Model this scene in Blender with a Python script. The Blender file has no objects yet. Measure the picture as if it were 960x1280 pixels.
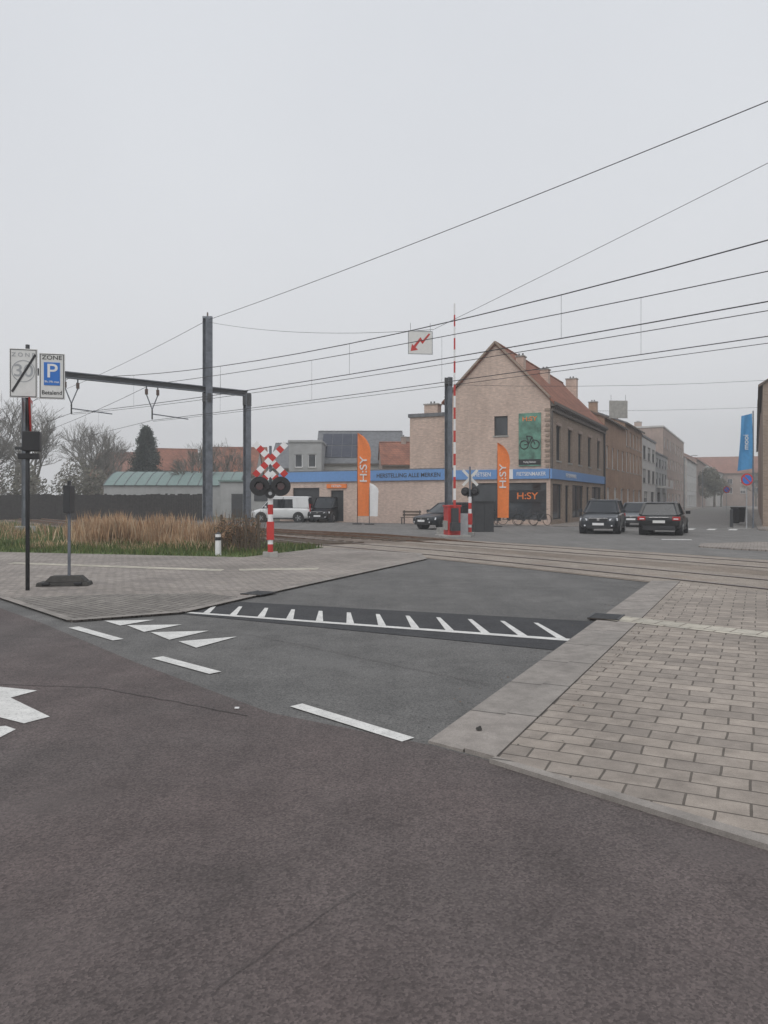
import bpy, math, random
from mathutils import Vector, Matrix
random.seed(7)
scn = bpy.context.scene
COL = scn.collection

# ------------------------------------------------------------------ materials
def new_mat(name):
    m = bpy.data.materials.new(name); m.use_nodes = True
    nt = m.node_tree; b = nt.nodes.get('Principled BSDF')
    return m, nt, b
def N(nt, t, **kw):
    n = nt.nodes.new(t)
    for k, v in kw.items(): setattr(n, k, v)
    return n
def c4(c): return (c[0], c[1], c[2], 1)
def noise(nt, co, scale, detail=4, rough=.6):
    n = N(nt, 'ShaderNodeTexNoise'); n.inputs['Scale'].default_value = scale
    n.inputs['Detail'].default_value = detail; n.inputs['Roughness'].default_value = rough
    nt.links.new(co, n.inputs['Vector']); return n.outputs['Fac']
def ramp(nt, fac, p0, c0, p1, c1):
    r = N(nt, 'ShaderNodeValToRGB'); e = r.color_ramp.elements
    e[0].position = p0; e[0].color = c4(c0); e[1].position = p1; e[1].color = c4(c1)
    nt.links.new(fac, r.inputs['Fac']); return r.outputs['Color']
def mix(nt, a, b, fac, mode='MIX'):
    m = N(nt, 'ShaderNodeMix', data_type='RGBA', blend_type=mode)
    for sock, v in ((m.inputs[6], a), (m.inputs[7], b), (m.inputs[0], fac)):
        if isinstance(v, (int, float)): sock.default_value = v
        elif isinstance(v, tuple): sock.default_value = c4(v)
        else: nt.links.new(v, sock)
    return m.outputs[2]
def bump(nt, b, h, strength, dist=.01):
    n = N(nt, 'ShaderNodeBump'); n.inputs['Strength'].default_value = strength
    n.inputs['Distance'].default_value = dist
    nt.links.new(h, n.inputs['Height']); nt.links.new(n.outputs['Normal'], b.inputs['Normal'])
def objco(nt): return N(nt, 'ShaderNodeTexCoord').outputs['Object']

def simple(name, col, rough=.6, metal=0, var=.15, scale=6, spec=.5, coat=0):
    m, nt, b = new_mat(name)
    co = objco(nt); f = noise(nt, co, scale)
    d = tuple(max(0, c*(1-var)) for c in col); l = tuple(min(1, c*(1+var)) for c in col)
    nt.links.new(ramp(nt, f, .3, d, .7, l), b.inputs['Base Color'])
    b.inputs['Roughness'].default_value = rough; b.inputs['Metallic'].default_value = metal
    b.inputs['Specular IOR Level'].default_value = spec
    b.inputs['Coat Weight'].default_value = coat
    return m

def asphalt(name, dark, light, stain, sc=1.0, second=None):
    m, nt, b = new_mat(name); co = objco(nt)
    big = ramp(nt, noise(nt, co, .35, 6, .6), .32, dark, .68, light)
    if second:
        f = ramp(nt, noise(nt, co, .13, 3, .5), .4, (0, 0, 0), .62, (1, 1, 1))
        big = mix(nt, big, second, f)
    mid = ramp(nt, noise(nt, co, 2.2, 8, .7), .35, (.84, .84, .84), .65, (1.1, 1.1, 1.1))
    c = mix(nt, big, mid, 1.0, 'MULTIPLY')
    mp = N(nt, 'ShaderNodeMapping'); mp.inputs['Rotation'].default_value = (0, 0, math.radians(26)); mp.inputs['Scale'].default_value = (1.6, .12, 1)
    nt.links.new(co, mp.inputs['Vector'])
    stk = ramp(nt, noise(nt, mp.outputs[0], 1.3, 5, .6), .35, (.88, .88, .88), .65, (1.09, 1.085, 1.08))
    c = mix(nt, c, stk, .8, 'MULTIPLY')
    v = N(nt, 'ShaderNodeTexVoronoi'); v.inputs['Scale'].default_value = 95*sc
    nt.links.new(co, v.inputs['Vector'])
    grain = ramp(nt, v.outputs['Color'], .1, (.62, .62, .62), .95, (1.45, 1.43, 1.40))
    c = mix(nt, c, grain, .9, 'MULTIPLY')
    fine = ramp(nt, noise(nt, co, 240*sc, 2, .8), .35, (.8, .8, .8), .7, (1.25, 1.25, 1.25))
    c = mix(nt, c, fine, .7, 'MULTIPLY')
    sf = ramp(nt, noise(nt, co, .9, 3, .5), .56, (0, 0, 0), .72, (.5, .5, .5))
    c = mix(nt, c, stain, sf)
    sp = ramp(nt, noise(nt, co, 9, 3, .5), .70, (0, 0, 0), .76, (.45, .45, .45))
    c = mix(nt, c, tuple(x*.6 for x in dark), sp)
    nt.links.new(c, b.inputs['Base Color'])
    b.inputs['Roughness'].default_value = .88
    b.inputs['Specular IOR Level'].default_value = .3
    bump(nt, b, v.outputs['Distance'], .5, .006)
    return m

def pavers(name, c1, c2, mortar, bw, bh, rot, msize=.012, big=.5, var=.25):
    m, nt, b = new_mat(name); co = objco(nt)
    mp = N(nt, 'ShaderNodeMapping'); mp.inputs['Rotation'].default_value = (0, 0, rot)
    nt.links.new(co, mp.inputs['Vector'])
    nz = N(nt, 'ShaderNodeTexNoise'); nz.inputs['Scale'].default_value = 1.1
    nt.links.new(co, nz.inputs['Vector'])
    off = N(nt, 'ShaderNodeVectorMath', operation='SCALE'); off.inputs['Scale'].default_value = .07
    nt.links.new(nz.outputs['Color'], off.inputs[0])
    ad = N(nt, 'ShaderNodeVectorMath', operation='ADD')
    nt.links.new(mp.outputs[0], ad.inputs[0]); nt.links.new(off.outputs[0], ad.inputs[1])
    t = N(nt, 'ShaderNodeTexBrick'); t.inputs['Scale'].default_value = 1
    t.inputs['Brick Width'].default_value = bw; t.inputs['Row Height'].default_value = bh
    t.inputs['Mortar Size'].default_value = msize; t.inputs['Mortar Smooth'].default_value = .4
    t.inputs['Bias'].default_value = 0
    t.inputs['Color1'].default_value = c4(c1); t.inputs['Color2'].default_value = c4(c2)
    t.inputs['Mortar'].default_value = c4(mortar)
    nt.links.new(ad.outputs[0], t.inputs['Vector'])
    a = ramp(nt, noise(nt, co, big, 6, .65), .3, (1-var,)*3, .7, (1+var,)*3)
    c = mix(nt, t.outputs['Color'], a, 1.0, 'MULTIPLY')
    a2 = ramp(nt, noise(nt, co, 7, 6, .7), .3, (.78,)*3, .7, (1.17,)*3)
    c = mix(nt, c, a2, .9, 'MULTIPLY')
    a3 = ramp(nt, noise(nt, co, 160, 2, .7), .3, (.78,)*3, .7, (1.2,)*3)
    c = mix(nt, c, a3, .8, 'MULTIPLY')
    gf = ramp(nt, noise(nt, co, 1.7, 7, .75), .53, (0,)*3, .73, (.55,)*3)
    c = mix(nt, c, tuple(x*.55 for x in c2), gf)
    nt.links.new(c, b.inputs['Base Color'])
    b.inputs['Roughness'].default_value = .9; b.inputs['Specular IOR Level'].default_value = .25
    inv = N(nt, 'ShaderNodeMath', operation='SUBTRACT'); inv.inputs[0].default_value = 1
    nt.links.new(t.outputs['Fac'], inv.inputs[1])
    bump(nt, b, inv.outputs[0], .7, .008)
    return m

def brick(name, c1, c2, mortar, bw=.24, bh=.08, var=.14, msize=.012, rough=.9):
    m, nt, b = new_mat(name); co = objco(nt)
    s = N(nt, 'ShaderNodeSeparateXYZ'); nt.links.new(co, s.inputs[0])
    a = N(nt, 'ShaderNodeMath', operation='ADD'); nt.links.new(s.outputs[0], a.inputs[0]); nt.links.new(s.outputs[1], a.inputs[1])
    cb = N(nt, 'ShaderNodeCombineXYZ'); nt.links.new(a.outputs[0], cb.inputs[0]); nt.links.new(s.outputs[2], cb.inputs[1])
    t = N(nt, 'ShaderNodeTexBrick'); t.inputs['Scale'].default_value = 1
    t.inputs['Brick Width'].default_value = bw; t.inputs['Row Height'].default_value = bh
    t.inputs['Mortar Size'].default_value = msize
    t.inputs['Color1'].default_value = c4(c1); t.inputs['Color2'].default_value = c4(c2); t.inputs['Mortar'].default_value = c4(mortar)
    nt.links.new(cb.outputs[0], t.inputs['Vector'])
    # brick-by-brick tone variation plus course banding
    mp0 = N(nt, 'ShaderNodeMapping'); mp0.inputs['Scale'].default_value = (4.2, 12.5, 1); nt.links.new(cb.outputs[0], mp0.inputs['Vector'])
    v0 = ramp(nt, noise(nt, mp0.outputs[0], 1.0, 2, .5), .3, (.84,)*3, .7, (1.14,)*3)
    c = mix(nt, t.outputs['Color'], v0, .9, 'MULTIPLY')
    v = ramp(nt, noise(nt, co, .5, 7, .7), .3, (1-var,)*3, .7, (1+var,)*3)
    c = mix(nt, c, v, 1.0, 'MULTIPLY')
    mp = N(nt, 'ShaderNodeMapping'); mp.inputs['Scale'].default_value = (2, 2, .25); nt.links.new(co, mp.inputs['Vector'])
    v2 = ramp(nt, noise(nt, mp.outputs[0], 1.2, 6, .7), .35, (.85,)*3, .65, (1.06,)*3)
    c = mix(nt, c, v2, .6, 'MULTIPLY')
    nt.links.new(c, b.inputs['Base Color']); b.inputs['Roughness'].default_value = rough
    b.inputs['Specular IOR Level'].default_value = .2
    return m

def paint_mat(name, col, wear=.5):
    m, nt, b = new_mat(name); co = objco(nt)
    f = ramp(nt, noise(nt, co, 45, 6, .8), .38, (0,)*3, .48, (1,)*3)
    g = ramp(nt, noise(nt, co, 4, 4, .7), .3, (.72,)*3, .7, (1,)*3)
    base = mix(nt, col, g, 1.0, 'MULTIPLY')
    c = mix(nt, (.2, .2, .2), base, f)
    c = mix(nt, base, c, wear)
    nt.links.new(c, b.inputs['Base Color']); b.inputs['Roughness'].default_value = .75
    return m

M = {}
M['asphalt'] = asphalt('asphalt_grey', (.115, .114, .112), (.157, .154, .150), (.174, .170, .164))
M['asphalt_far'] = asphalt('asphalt_far', (.16, .155, .15), (.20, .195, .188), (.22, .21, .205))
M['red'] = asphalt('asphalt_red', (.098, .084, .082), (.130, .103, .100), (.122, .104, .100), 1.0, (.103, .094, .092))
M['bump'] = asphalt('asphalt_dark', (.045, .046, .05), (.062, .063, .067), (.075, .075, .075))
M['crack'] = asphalt('asphalt_seam', (.075, .066, .064), (.085, .076, .074), (.09, .082, .08))
M['pav'] = pavers('concrete_pavers', (.352, .306, .264), (.262, .230, .202), (.128, .112, .096), .31, .185, math.radians(26), .008, .5, .22)
M['pav2'] = pavers('pavers_left', (.345, .308, .275), (.275, .248, .228), (.15, .132, .118), .22, .11, math.radians(26), .010, .4)
M['sett'] = pavers('setts', (.27, .25, .225), (.20, .185, .17), (.09, .08, .07), .15, .12, math.radians(41), .012)
M['kerb'] = pavers('kerb_concrete', (.31, .28, .255), (.26, .24, .22), (.12, .11, .10), 1.0, 5.0, math.radians(-63.7), .012, 2, .15)
M['tact'] = pavers('tactile', (.52, .48, .40), (.45, .42, .36), (.24, .21, .18), .3, .3, math.radians(41), .012)
M['panel'] = asphalt('crossing_panel', (.20, .165, .135), (.26, .22, .185), (.27, .21, .165), .6)
M['panel2'] = asphalt('crossing_panel_light', (.26, .225, .195), (.33, .29, .25), (.24, .18, .14), .6)
M['ballast'] = asphalt('ballast_stone', (.14, .11, .09), (.21, .17, .14), (.13, .085, .06), .2)
M['railrust'] = simple('rail_rust', (.17, .10, .065), .7, .3)
M['railtop'] = simple('rail_top', (.30, .26, .24), .4, .7)
M['groove'] = simple('groove', (.05, .04, .034), .95)
M['white'] = paint_mat('road_paint_white', (.76, .75, .72), .5)
M['wpaint'] = simple('white_paint', (.78, .78, .78), .45, var=.05)
M['signface'] = simple('sign_face_white', (.70, .70, .68), .5, var=.06, scale=9)
M['red_p'] = simple('red_paint', (.52, .04, .035), .45, var=.12)
M['orange'] = simple('orange_cloth', (.82, .22, .05), .75, var=.08)
M['blue'] = simple('blue_fascia', (.14, .29, .57), .5, var=.08)
M['blue2'] = simple('blue_sign', (.03, .17, .55), .4, var=.05)
M['bluef'] = simple('blue_banner', (.07, .27, .52), .8, var=.08)
M['black'] = simple('black_plastic', (.025, .025, .027), .5)
M['dark'] = simple('dark_metal', (.06, .062, .065), .55, .3)
M['steel'] = simple('galvanised_steel', (.18, .195, .22), .55, .5, .3, 3)
M['steel_l'] = simple('grey_steel_light', (.38, .39, .40), .5, .4)
M['wire'] = simple('wire', (.055, .055, .06), .5, .4)
M['ins'] = simple('insulator', (.10, .06, .045), .3)
M['tyre'] = simple('tyre', (.02, .02, .02), .85)
M['rim'] = simple('alloy_rim', (.42, .43, .44), .35, .8)
M['chrome'] = simple('chrome', (.6, .6, .6), .15, 1)
M['tail'] = simple('tail_light', (.45, .015, .015), .2, coat=1)
M['lens'] = simple('signal_lens_dark', (.10, .012, .012), .15, coat=1)
M['head'] = simple('head_light', (.75, .77, .8), .12, coat=1)
M['wood'] = simple('weathered_wood', (.13, .10, .075), .85, var=.3)
M['rubber'] = simple('rubber_base', (.05, .047, .043), .85, var=.3)
M['poster'] = simple('poster_green', (.11, .25, .19), .5, var=.6, scale=1.4)
M['conc'] = simple('concrete', (.34, .33, .31), .85, var=.2)
M['cornice'] = simple('cornice_dark', (.12, .10, .085), .7)
M['greyroof'] = simple('roof_slate', (.15, .155, .165), .75, var=.25, scale=3)
M['solar'] = simple('solar_panel', (.035, .04, .06), .2, var=.1)
M['teal'] = simple('teal_roof', (.18, .25, .235), .6, var=.15)
M['fence'] = simple('fence_dark', (.04, .037, .035), .9, var=.4)
def glassm(name, col, r=.06):
    m, nt, b = new_mat(name); co = objco(nt)
    c = ramp(nt, noise(nt, co, .6, 3), .35, tuple(x*.6 for x in col), .7, tuple(x*1.6 for x in col))
    nt.links.new(c, b.inputs['Base Color']); b.inputs['Roughness'].default_value = r
    b.inputs['Specular IOR Level'].default_value = .6
    return m
M['glass'] = glassm('window_glass', (.045, .05, .055))
M['curtain'] = simple('curtain', (.45, .44, .42), .8)
M['carglass'] = glassm('car_glass', (.015, .018, .022), .03)
M['bk_beige'] = brick('brick_beige', (.61, .46, .38), (.51, .38, .315), (.55, .46, .40))
M['bk_white'] = brick('brick_painted', (.61, .475, .405), (.54, .415, .355), (.58, .48, .42), var=.10)
M['bk_brown'] = brick('brick_brown', (.35, .265, .20), (.27, .20, .155), (.34, .29, .25))
M['bk_orange'] = brick('brick_ochre', (.42, .25, .16), (.34, .205, .135), (.34, .28, .23), var=.22)
M['bk_red'] = brick('brick_red', (.33, .19, .145), (.27, .16, .125), (.28, .24, .2))
M['bk_far'] = brick('brick_far', (.42, .32, .27), (.36, .275, .235), (.38, .32, .29), var=.2)  # brick lightened, distance haze put into its colour
M['plaster'] = simple('plaster_light', (.54, .53, .51), .85, var=.12, scale=1)
M['plaster_g'] = simple('plaster_grey', (.36, .365, .365), .85, var=.14, scale=1)
M['tile_red'] = brick('roof_tile_red', (.33, .145, .095), (.23, .105, .075), (.13, .07, .055), .3, .22, .3)
M['tile_far'] = brick('roof_tile_hazed', (.36, .19, .15), (.29, .165, .135), (.22, .14, .11), .3, .22, .2)  # distant roofs: tile colours paled to paint in haze
M['tile_brown'] = brick('roof_tile_brown', (.20, .155, .13), (.16, .13, .11), (.09, .08, .075), .3, .22, .2)

# ------------------------------------------------------------------ mesh builder
class MB:
    def __init__(s): s.v = []; s.f = []; s.i = []; s.m = []
    def mi(s, mat):
        if mat not in s.m: s.m.append(mat)
        return s.m.index(mat)
    def face(s, pts, mat):
        n = len(s.v); s.v += [tuple(p) for p in pts]; s.f.append(tuple(range(n, n+len(pts)))); s.i.append(s.mi(mat))
    def hexa(s, p, mat):
        n = len(s.v); s.v += [tuple(q) for q in p]; k = s.mi(mat)
        for q in ((0, 3, 2, 1), (4, 5, 6, 7), (0, 1, 5, 4), (1, 2, 6, 5), (2, 3, 7, 6), (3, 0, 4, 7)):
            s.f.append(tuple(n+a for a in q)); s.i.append(k)
    def box(s, c, d, mat, R=None):
        P = []
        for z in (-.5, .5):
            for x, y in ((-.5, -.5), (.5, -.5), (.5, .5), (-.5, .5)):
                q = Vector((x*d[0], y*d[1], z*d[2]))
                if R is not None: q = R @ q
                P.append(q+Vector(c))
        s.hexa(P, mat)
    def bar(s, p0, p1, w, h, mat, up=(0, 0, 1)):
        p0 = Vector(p0); p1 = Vector(p1); d = (p1-p0); L = d.length
        if L < 1e-6: return
        d.normalize(); u = Vector(up)
        if abs(d.dot(u)) > .99: u = Vector((1, 0, 0))
        a = d.cross(u).normalized(); b = a.cross(d).normalized()
        P = []
        for q in (p0, p1):
            for x, y in ((-.5, -.5), (.5, -.5), (.5, .5), (-.5, .5)): P.append(q+a*x*w+b*y*h)
        s.hexa(P, mat)
    def tube(s, p0, p1, r0, r1, mat, n=10, cap=True):
        p0 = Vector(p0); p1 = Vector(p1); d = (p1-p0)
        if d.length < 1e-6: return
        d.normalize(); u = Vector((0, 0, 1)) if abs(d.z) < .95 else Vector((1, 0, 0))
        a = d.cross(u).normalized(); b = a.cross(d); k = s.mi(mat); st = len(s.v)
        for q, r in ((p0, r0), (p1, r1)):
            for i in range(n):
                t = 2*math.pi*i/n; s.v.append(tuple(q+(a*math.cos(t)+b*math.sin(t))*r))
        for i in range(n):
            j = (i+1) % n; s.f.append((st+i, st+j, st+n+j, st+n+i)); s.i.append(k)
        if cap:
            s.f.append(tuple(st+i for i in range(n))[::-1]); s.i.append(k)
            s.f.append(tuple(st+n+i for i in range(n))); s.i.append(k)
    def path(s, pts, r, mat, n=6):
        for a, b in zip(pts, pts[1:]): s.tube(a, b, r, r, mat, n, False)
    def loft(s, secs, mat, caps=True):
        k = s.mi(mat); st = len(s.v); n = len(secs[0])
        for sec in secs: s.v += [tuple(p) for p in sec]
        for a in range(len(secs)-1):
            for i in range(n):
                j = (i+1) % n
                s.f.append((st+a*n+i, st+a*n+j, st+(a+1)*n+j, st+(a+1)*n+i)); s.i.append(k)
        if caps:
            s.f.append(tuple(st+i for i in range(n))[::-1]); s.i.append(k)
            e = st+(len(secs)-1)*n; s.f.append(tuple(e+i for i in range(n))); s.i.append(k)
    def build(s, name, parent=None, loc=(0, 0, 0), rz=0, bevel=0, smooth=False, sub=0):
        me = bpy.data.meshes.new(name); me.from_pydata(s.v, [], s.f)
        for m in s.m: me.materials.append(m)
        me.polygons.foreach_set('material_index', s.i)
        if smooth: me.polygons.foreach_set('use_smooth', [True]*len(s.f))
        me.update()
        o = bpy.data.objects.new(name, me); COL.objects.link(o)
        if parent: o.parent = parent
        o.location = loc; o.rotation_euler = (0, 0, rz)
        if bevel:
            b = o.modifiers.new('b', 'BEVEL'); b.width = bevel; b.segments = 2; b.limit_method = 'ANGLE'; b.angle_limit = math.radians(40)
        if sub:
            b = o.modifiers.new('s', 'SUBSURF'); b.levels = sub; b.render_levels = sub
        return o
def empty(name, loc=(0, 0, 0), rz=0):
    e = bpy.data.objects.new(name, None); e.empty_display_size = .3; COL.objects.link(e)
    e.location = loc; e.rotation_euler = (0, 0, rz); return e
def text(name, body, size, loc, rot, mat, parent=None, sx=1.0, extr=.004):
    cu = bpy.data.curves.new(name, 'FONT'); cu.body = body; cu.size = size
    cu.align_x = 'CENTER'; cu.align_y = 'CENTER'; cu.extrude = extr; cu.offset = size*.008
    t = bpy.data.objects.new(name+'_c', cu); COL.objects.link(t)
    bpy.context.view_layer.update()
    me = bpy.data.meshes.new_from_object(t.evaluated_get(bpy.context.evaluated_depsgraph_get()))
    bpy.data.objects.remove(t); me.materials.clear(); me.materials.append(mat)
    o = bpy.data.objects.new(name, me); COL.objects.link(o)
    o.location = loc; o.rotation_euler = rot; o.scale = (sx, 1, 1)
    if parent: o.parent = parent
    return o
def sheet(name, pts, z, mat, thick=0):
    b = MB(); b.face([(p[0], p[1], z) for p in pts], mat)
    if thick:
        n = len(pts)
        for i in range(n):
            (x0, y0), (x1, y1) = pts[i], pts[(i+1) % n]
            b.face([(x0, y0, z-thick), (x1, y1, z-thick), (x1, y1, z), (x0, y0, z)], mat)
    return b.build(name)
R90 = math.radians(90)

# ------------------------------------------------------------------ world / light / camera
w = bpy.data.worlds.new('World'); scn.world = w; w.use_nodes = True
nt = w.node_tree; bg = nt.nodes['Background']; bg.inputs['Strength'].default_value = .1
sk = N(nt, 'ShaderNodeTexSky', sky_type='NISHITA'); sk.sun_disc = False
sk.sun_elevation = math.radians(52); sk.sun_rotation = math.radians(200); sk.dust_density = 3
hs = N(nt, 'ShaderNodeHueSaturation'); hs.inputs['Saturation'].default_value = .1
nt.links.new(sk.outputs[0], hs.inputs['Color'])
tc = N(nt, 'ShaderNodeTexCoord'); sp = N(nt, 'ShaderNodeSeparateXYZ'); nt.links.new(tc.outputs['Generated'], sp.inputs[0])
r = N(nt, 'ShaderNodeValToRGB'); e = r.color_ramp.elements
e[0].position = 0; e[0].color = (.84, .85, .872, 1); e[1].position = 1; e[1].color = (.67, .705, .765, 1)
q = e.new(.35); q.color = (.765, .788, .828, 1)
nt.links.new(sp.outputs[2], r.inputs[0])
cn = ramp(nt, noise(nt, tc.outputs['Generated'], 2.0, 3, .5), .3, (.965, .965, .97), .7, (1.03, 1.03, 1.03))
gr = mix(nt, r.outputs[0], cn, 1.0, 'MULTIPLY')
vs = N(nt, 'ShaderNodeVectorMath', operation='SCALE'); vs.inputs['Scale'].default_value = 10
nt.links.new(gr, vs.inputs[0])
nt.links.new(mix(nt, hs.outputs[0], vs.outputs[0], .95), bg.inputs['Color'])
sl = bpy.data.lights.new('sun', 'SUN'); sl.energy = 1.3; sl.angle = math.radians(50); sl.color = (1, .97, .93)
so = bpy.data.objects.new('sun', sl); COL.objects.link(so)
so.rotation_euler = (math.radians(38), 0, math.radians(-20)); so.location = (0, 0, 30)
cam = bpy.data.cameras.new('camera'); co_ = bpy.data.objects.new('camera', cam); COL.objects.link(co_)
co_.location = (0, 0, 1.6); co_.rotation_euler = (R90, 0, 0)
cam.sensor_fit = 'VERTICAL'; cam.sensor_height = 36; cam.lens = 27; cam.shift_y = -.0117; cam.clip_end = 6000; cam.clip_start = .05
scn.camera = co_
scn.view_settings.view_transform = 'Standard'; scn.view_settings.look = 'None'; scn.view_settings.exposure = 0

# thin ground mist (a real homogeneous volume standing over the whole district)
mm = bpy.data.materials.new('mist_volume'); mm.use_nodes = True; nt = mm.node_tree
nt.nodes.clear(); out = N(nt, 'ShaderNodeOutputMaterial'); vsn = N(nt, 'ShaderNodeVolumeScatter')
vsn.inputs['Color'].default_value = (.985, .99, 1, 1); vsn.inputs['Density'].default_value = .0019; vsn.inputs['Anisotropy'].default_value = .1
nt.links.new(vsn.outputs[0], out.inputs['Volume'])
b = MB(); b.box((0, 150, 19), (700, 520, 40), mm); b.build('mist')

# ------------------------------------------------------------------ ground
m, nt, b = new_mat('ground_soil'); co = objco(nt)
c = ramp(nt, noise(nt, co, .25, 8, .7), .35, (.075, .085, .04), .65, (.14, .12, .08))
nt.links.new(c, b.inputs['Base Color']); b.inputs['Roughness'].default_value = 1
M['soil'] = m
sheet('ground', [(-2500, -2500), (2500, -2500), (2500, 2500), (-2500, 2500)], 0, M['soil'])
sheet('road', [(-40, -30), (60, -30), (60, 26), (34, 52), (200, 420), (160, 420), (14, 56), (-16, 62), (-16, 44), (-3, 30), (-3, 22), (-16, 22), (-40, 40)], .004, M['asphalt'])
sheet('bicycle_path', [(-20, 26), (-12.2, 18.7), (-4.35, 9.85), (-2.45, 7.55), (-.85, 5.75), (.29, 5.0), (.66, 4.68), (1.78, 3.5), (4, 1.15), (14, -9.3), (-30, -9.3), (-30, 26)], .008, M['red'])
sheet('road', [(-14, 55.5), (-12.5, 45), (-2.0, 32.5), (4.5, 25.5), (9, 22.5), (13, 15), (60, 15), (60, 26), (34, 52), (200, 420), (160, 420), (14, 56), (4.4, 50.5), (-8, 57.7)], .008, M['asphalt_far'])

P0 = Vector((.29, 5.04)); T0 = Vector((5.25, 15.06)); nr = Vector((.896, -.4436)); be = Vector((.35, -.31))
P1 = P0+be*.6; P2 = P0+be*1.12; T1 = T0+nr*.27; T2 = T0+nr*.52
g = .012
sheet('kerb', [P0, P1, T1, T0], .022, M['kerb'], .03)
sheet('kerb', [P1+nr*g, P2, T2, T1+nr*g], .034, M['kerb'], .04)
pv = [P2+nr*g, Vector((1.80, 3.56)), Vector((4.05, 1.2)), Vector((14, -9)), Vector((18.5, -9)), Vector((16.1, -4.2)), Vector((5.85, 14.2)), T2+nr*g]
sheet('pavement', pv, .03, M['pav'], .04)
sheet('kerb', [P2+Vector((-.0, -.0)), P2+Vector((-.045, -.045)), (1.75, 3.48), (13.9, -9.2), (14, -9.05), (1.81, 3.55)], .036, M['kerb'], .04)
a = Vector((3.05, 10.22)); bb = Vector((9.5, 4.3)); pd = Vector((.68, .73))*.22
sheet('tactile_paving', [a-pd, bb-pd, bb+pd, a+pd], .035, M['tact'])

sheet('pavement', [(-20, 26.4), (-12.1, 18.8), (-6.24, 12.49), (-4.08, 10.04), (-2.85, 10.8), (-2.21, 12.49), (1.07, 20.5), (1.0, 22.6), (-1.9, 25.5), (-3.84, 21.1), (-11.5, 23.2), (-20, 28)], .03, M['pav2'], .04)
sheet('pavement', [(-6.0, 12.3), (-4.06, 10.08), (-2.87, 10.83), (-2.3, 12.35), (-3.0, 12.9), (-4.6, 12.7)], .035, M['sett'])
sheet('tactile_paving', [(-9.3, 18.9), (-3.6, 16.9), (-3.6, 17.35), (-9.3, 19.35)], .0355, M['tact'])
sheet('tactile_paving', [(-3.2, 17.0), (-1.5, 17.3), (-1.5, 17.75), (-3.3, 17.45)], .0355, M['tact'])
def ribbon(name, p, wd, z, mat):
    b = MB()
    for a, c in zip(p, p[1:]):
        a = Vector(a); c = Vector(c); d = (c-a).normalized(); n_ = Vector((-d.y, d.x))*wd/2
        b.face([(*(a-n_), z), (*(c-n_), z), (*(c+n_), z), (*(a+n_), z)], mat)
    return b.build(name)
ribbon('kerb', [(-12.1, 18.8), (-6.24, 12.49), (-4.08, 10.04)], .12, .037, M['kerb'])
ribbon('kerb', [(-4.08, 10.04), (-2.85, 10.78), (-2.21, 12.49), (1.07, 20.5), (1.0, 22.6)], .16, .038, M['kerb'])

def grate(x, y, rz):
    b = MB(); b.box((0, 0, .0), (.5, .4, .012), M['groove'])
    for i in range(8): b.box((-.21+i*.06, 0, .008), (.03, .36, .008), M['dark'])
    b.box((0, .19, .008), (.5, .025, .01), M['dark']); b.box((0, -.19, .008), (.5, .025, .01), M['dark'])
    b.build('storm_drain', loc=(x, y, .034), rz=rz)
grate(2.98, 10.3, math.radians(-26+90)); grate(-2.1, 12.9, math.radians(-26+90))

sheet('speed_hump', [(-2.82, 10.72), (-2.25, 12.0), (2.78, 10.05), (1.86, 8.12)], .010, M['bump'])
b = MB(); z = .014
A = Vector((-2.78, 10.85)); B = Vector((2.12, 8.72)); d = (B-A).normalized(); n_ = Vector((-d.y, d.x))
b.face([(*(A-n_*.06), z), (*(B-n_*.08), z), (*(B+n_*.06), z), (*(A+n_*.05), z)], M['white'])
L = (B-A).length; k = 12
for i in range(k):
    t_ = i/(k-1)
    q = A+d*(.30+(L-.40)*t_) + n_*.058
    f = Vector((-.08, 1.0)).normalized()
    ln = .82+.30*t_
    b.face([(*(q-d*.07), z), (*(q+d*.04), z), (*(q+f*ln+d*.03), z), (*(q+f*ln-d*.03), z)], M['white'])
b.build('speed_hump_marking')

def marks(name, polys, z=.013):
    b = MB()
    for p in polys: b.face([(x, y, z) for x, y in p], M['white'])
    return b.build(name)
marks('give_way_triangles', [
    [(-2.31, 8.63), (-2.02, 8.26), (-1.71, 8.93)], [(-2.80, 9.22), (-2.44, 8.73), (-2.13, 9.33)],
    [(-3.26, 9.74), (-2.89, 9.25), (-2.58, 9.80)], [(-3.68, 10.1), (-3.34, 9.72), (-3.05, 10.18)]])
def dash(x0, y0, x1, y1, wd=.13):
    a = Vector((x0, y0)); c = Vector((x1, y1)); d = (c-a).normalized(); n_ = Vector((-d.y, d.x))*wd/2
    return [tuple(a-n_), tuple(c-n_), tuple(c+n_), tuple(a+n_)]
marks('lane_marking', [dash(-3.88, 9.6, -3.02, 8.73), dash(-2.29, 7.76, -1.55, 7.06), dash(-.68, 5.95, .16, 5.09, .12)])
marks('arrow_marking', [[(-3.9, 6.75), (-2.89, 6.40), (-3.0, 6.17), (-3.45, 6.3)], [(-3.45, 6.3), (-3.0, 6.17), (-2.45, 5.63), (-2.56, 5.46), (-3.6, 6.1)]])
marks('arrow_marking', [[(-3.6, 5.1), (-2.66, 5.40), (-2.55, 5.32), (-2.60, 4.86), (-3.3, 4.5)]])
def crack(pts, wd, name, z=.0125, mat=None):
    P = []
    for (x0, y0), (x1, y1) in zip(pts, pts[1:]):
        n = max(2, int(math.hypot(x1-x0, y1-y0)/.10))
        for i in range(n):
            t = i/n; P.append((x0+(x1-x0)*t+random.uniform(-.012, .012), y0+(y1-y0)*t+random.uniform(-.012, .012)))
    ribbon(name, P, wd, z, mat or M['crack'])
crack([(-6, 7.6), (-4.2, 6.75), (-2.4, 6.5), (-.9, 5.6)], .010, 'asphalt_seam')
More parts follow.
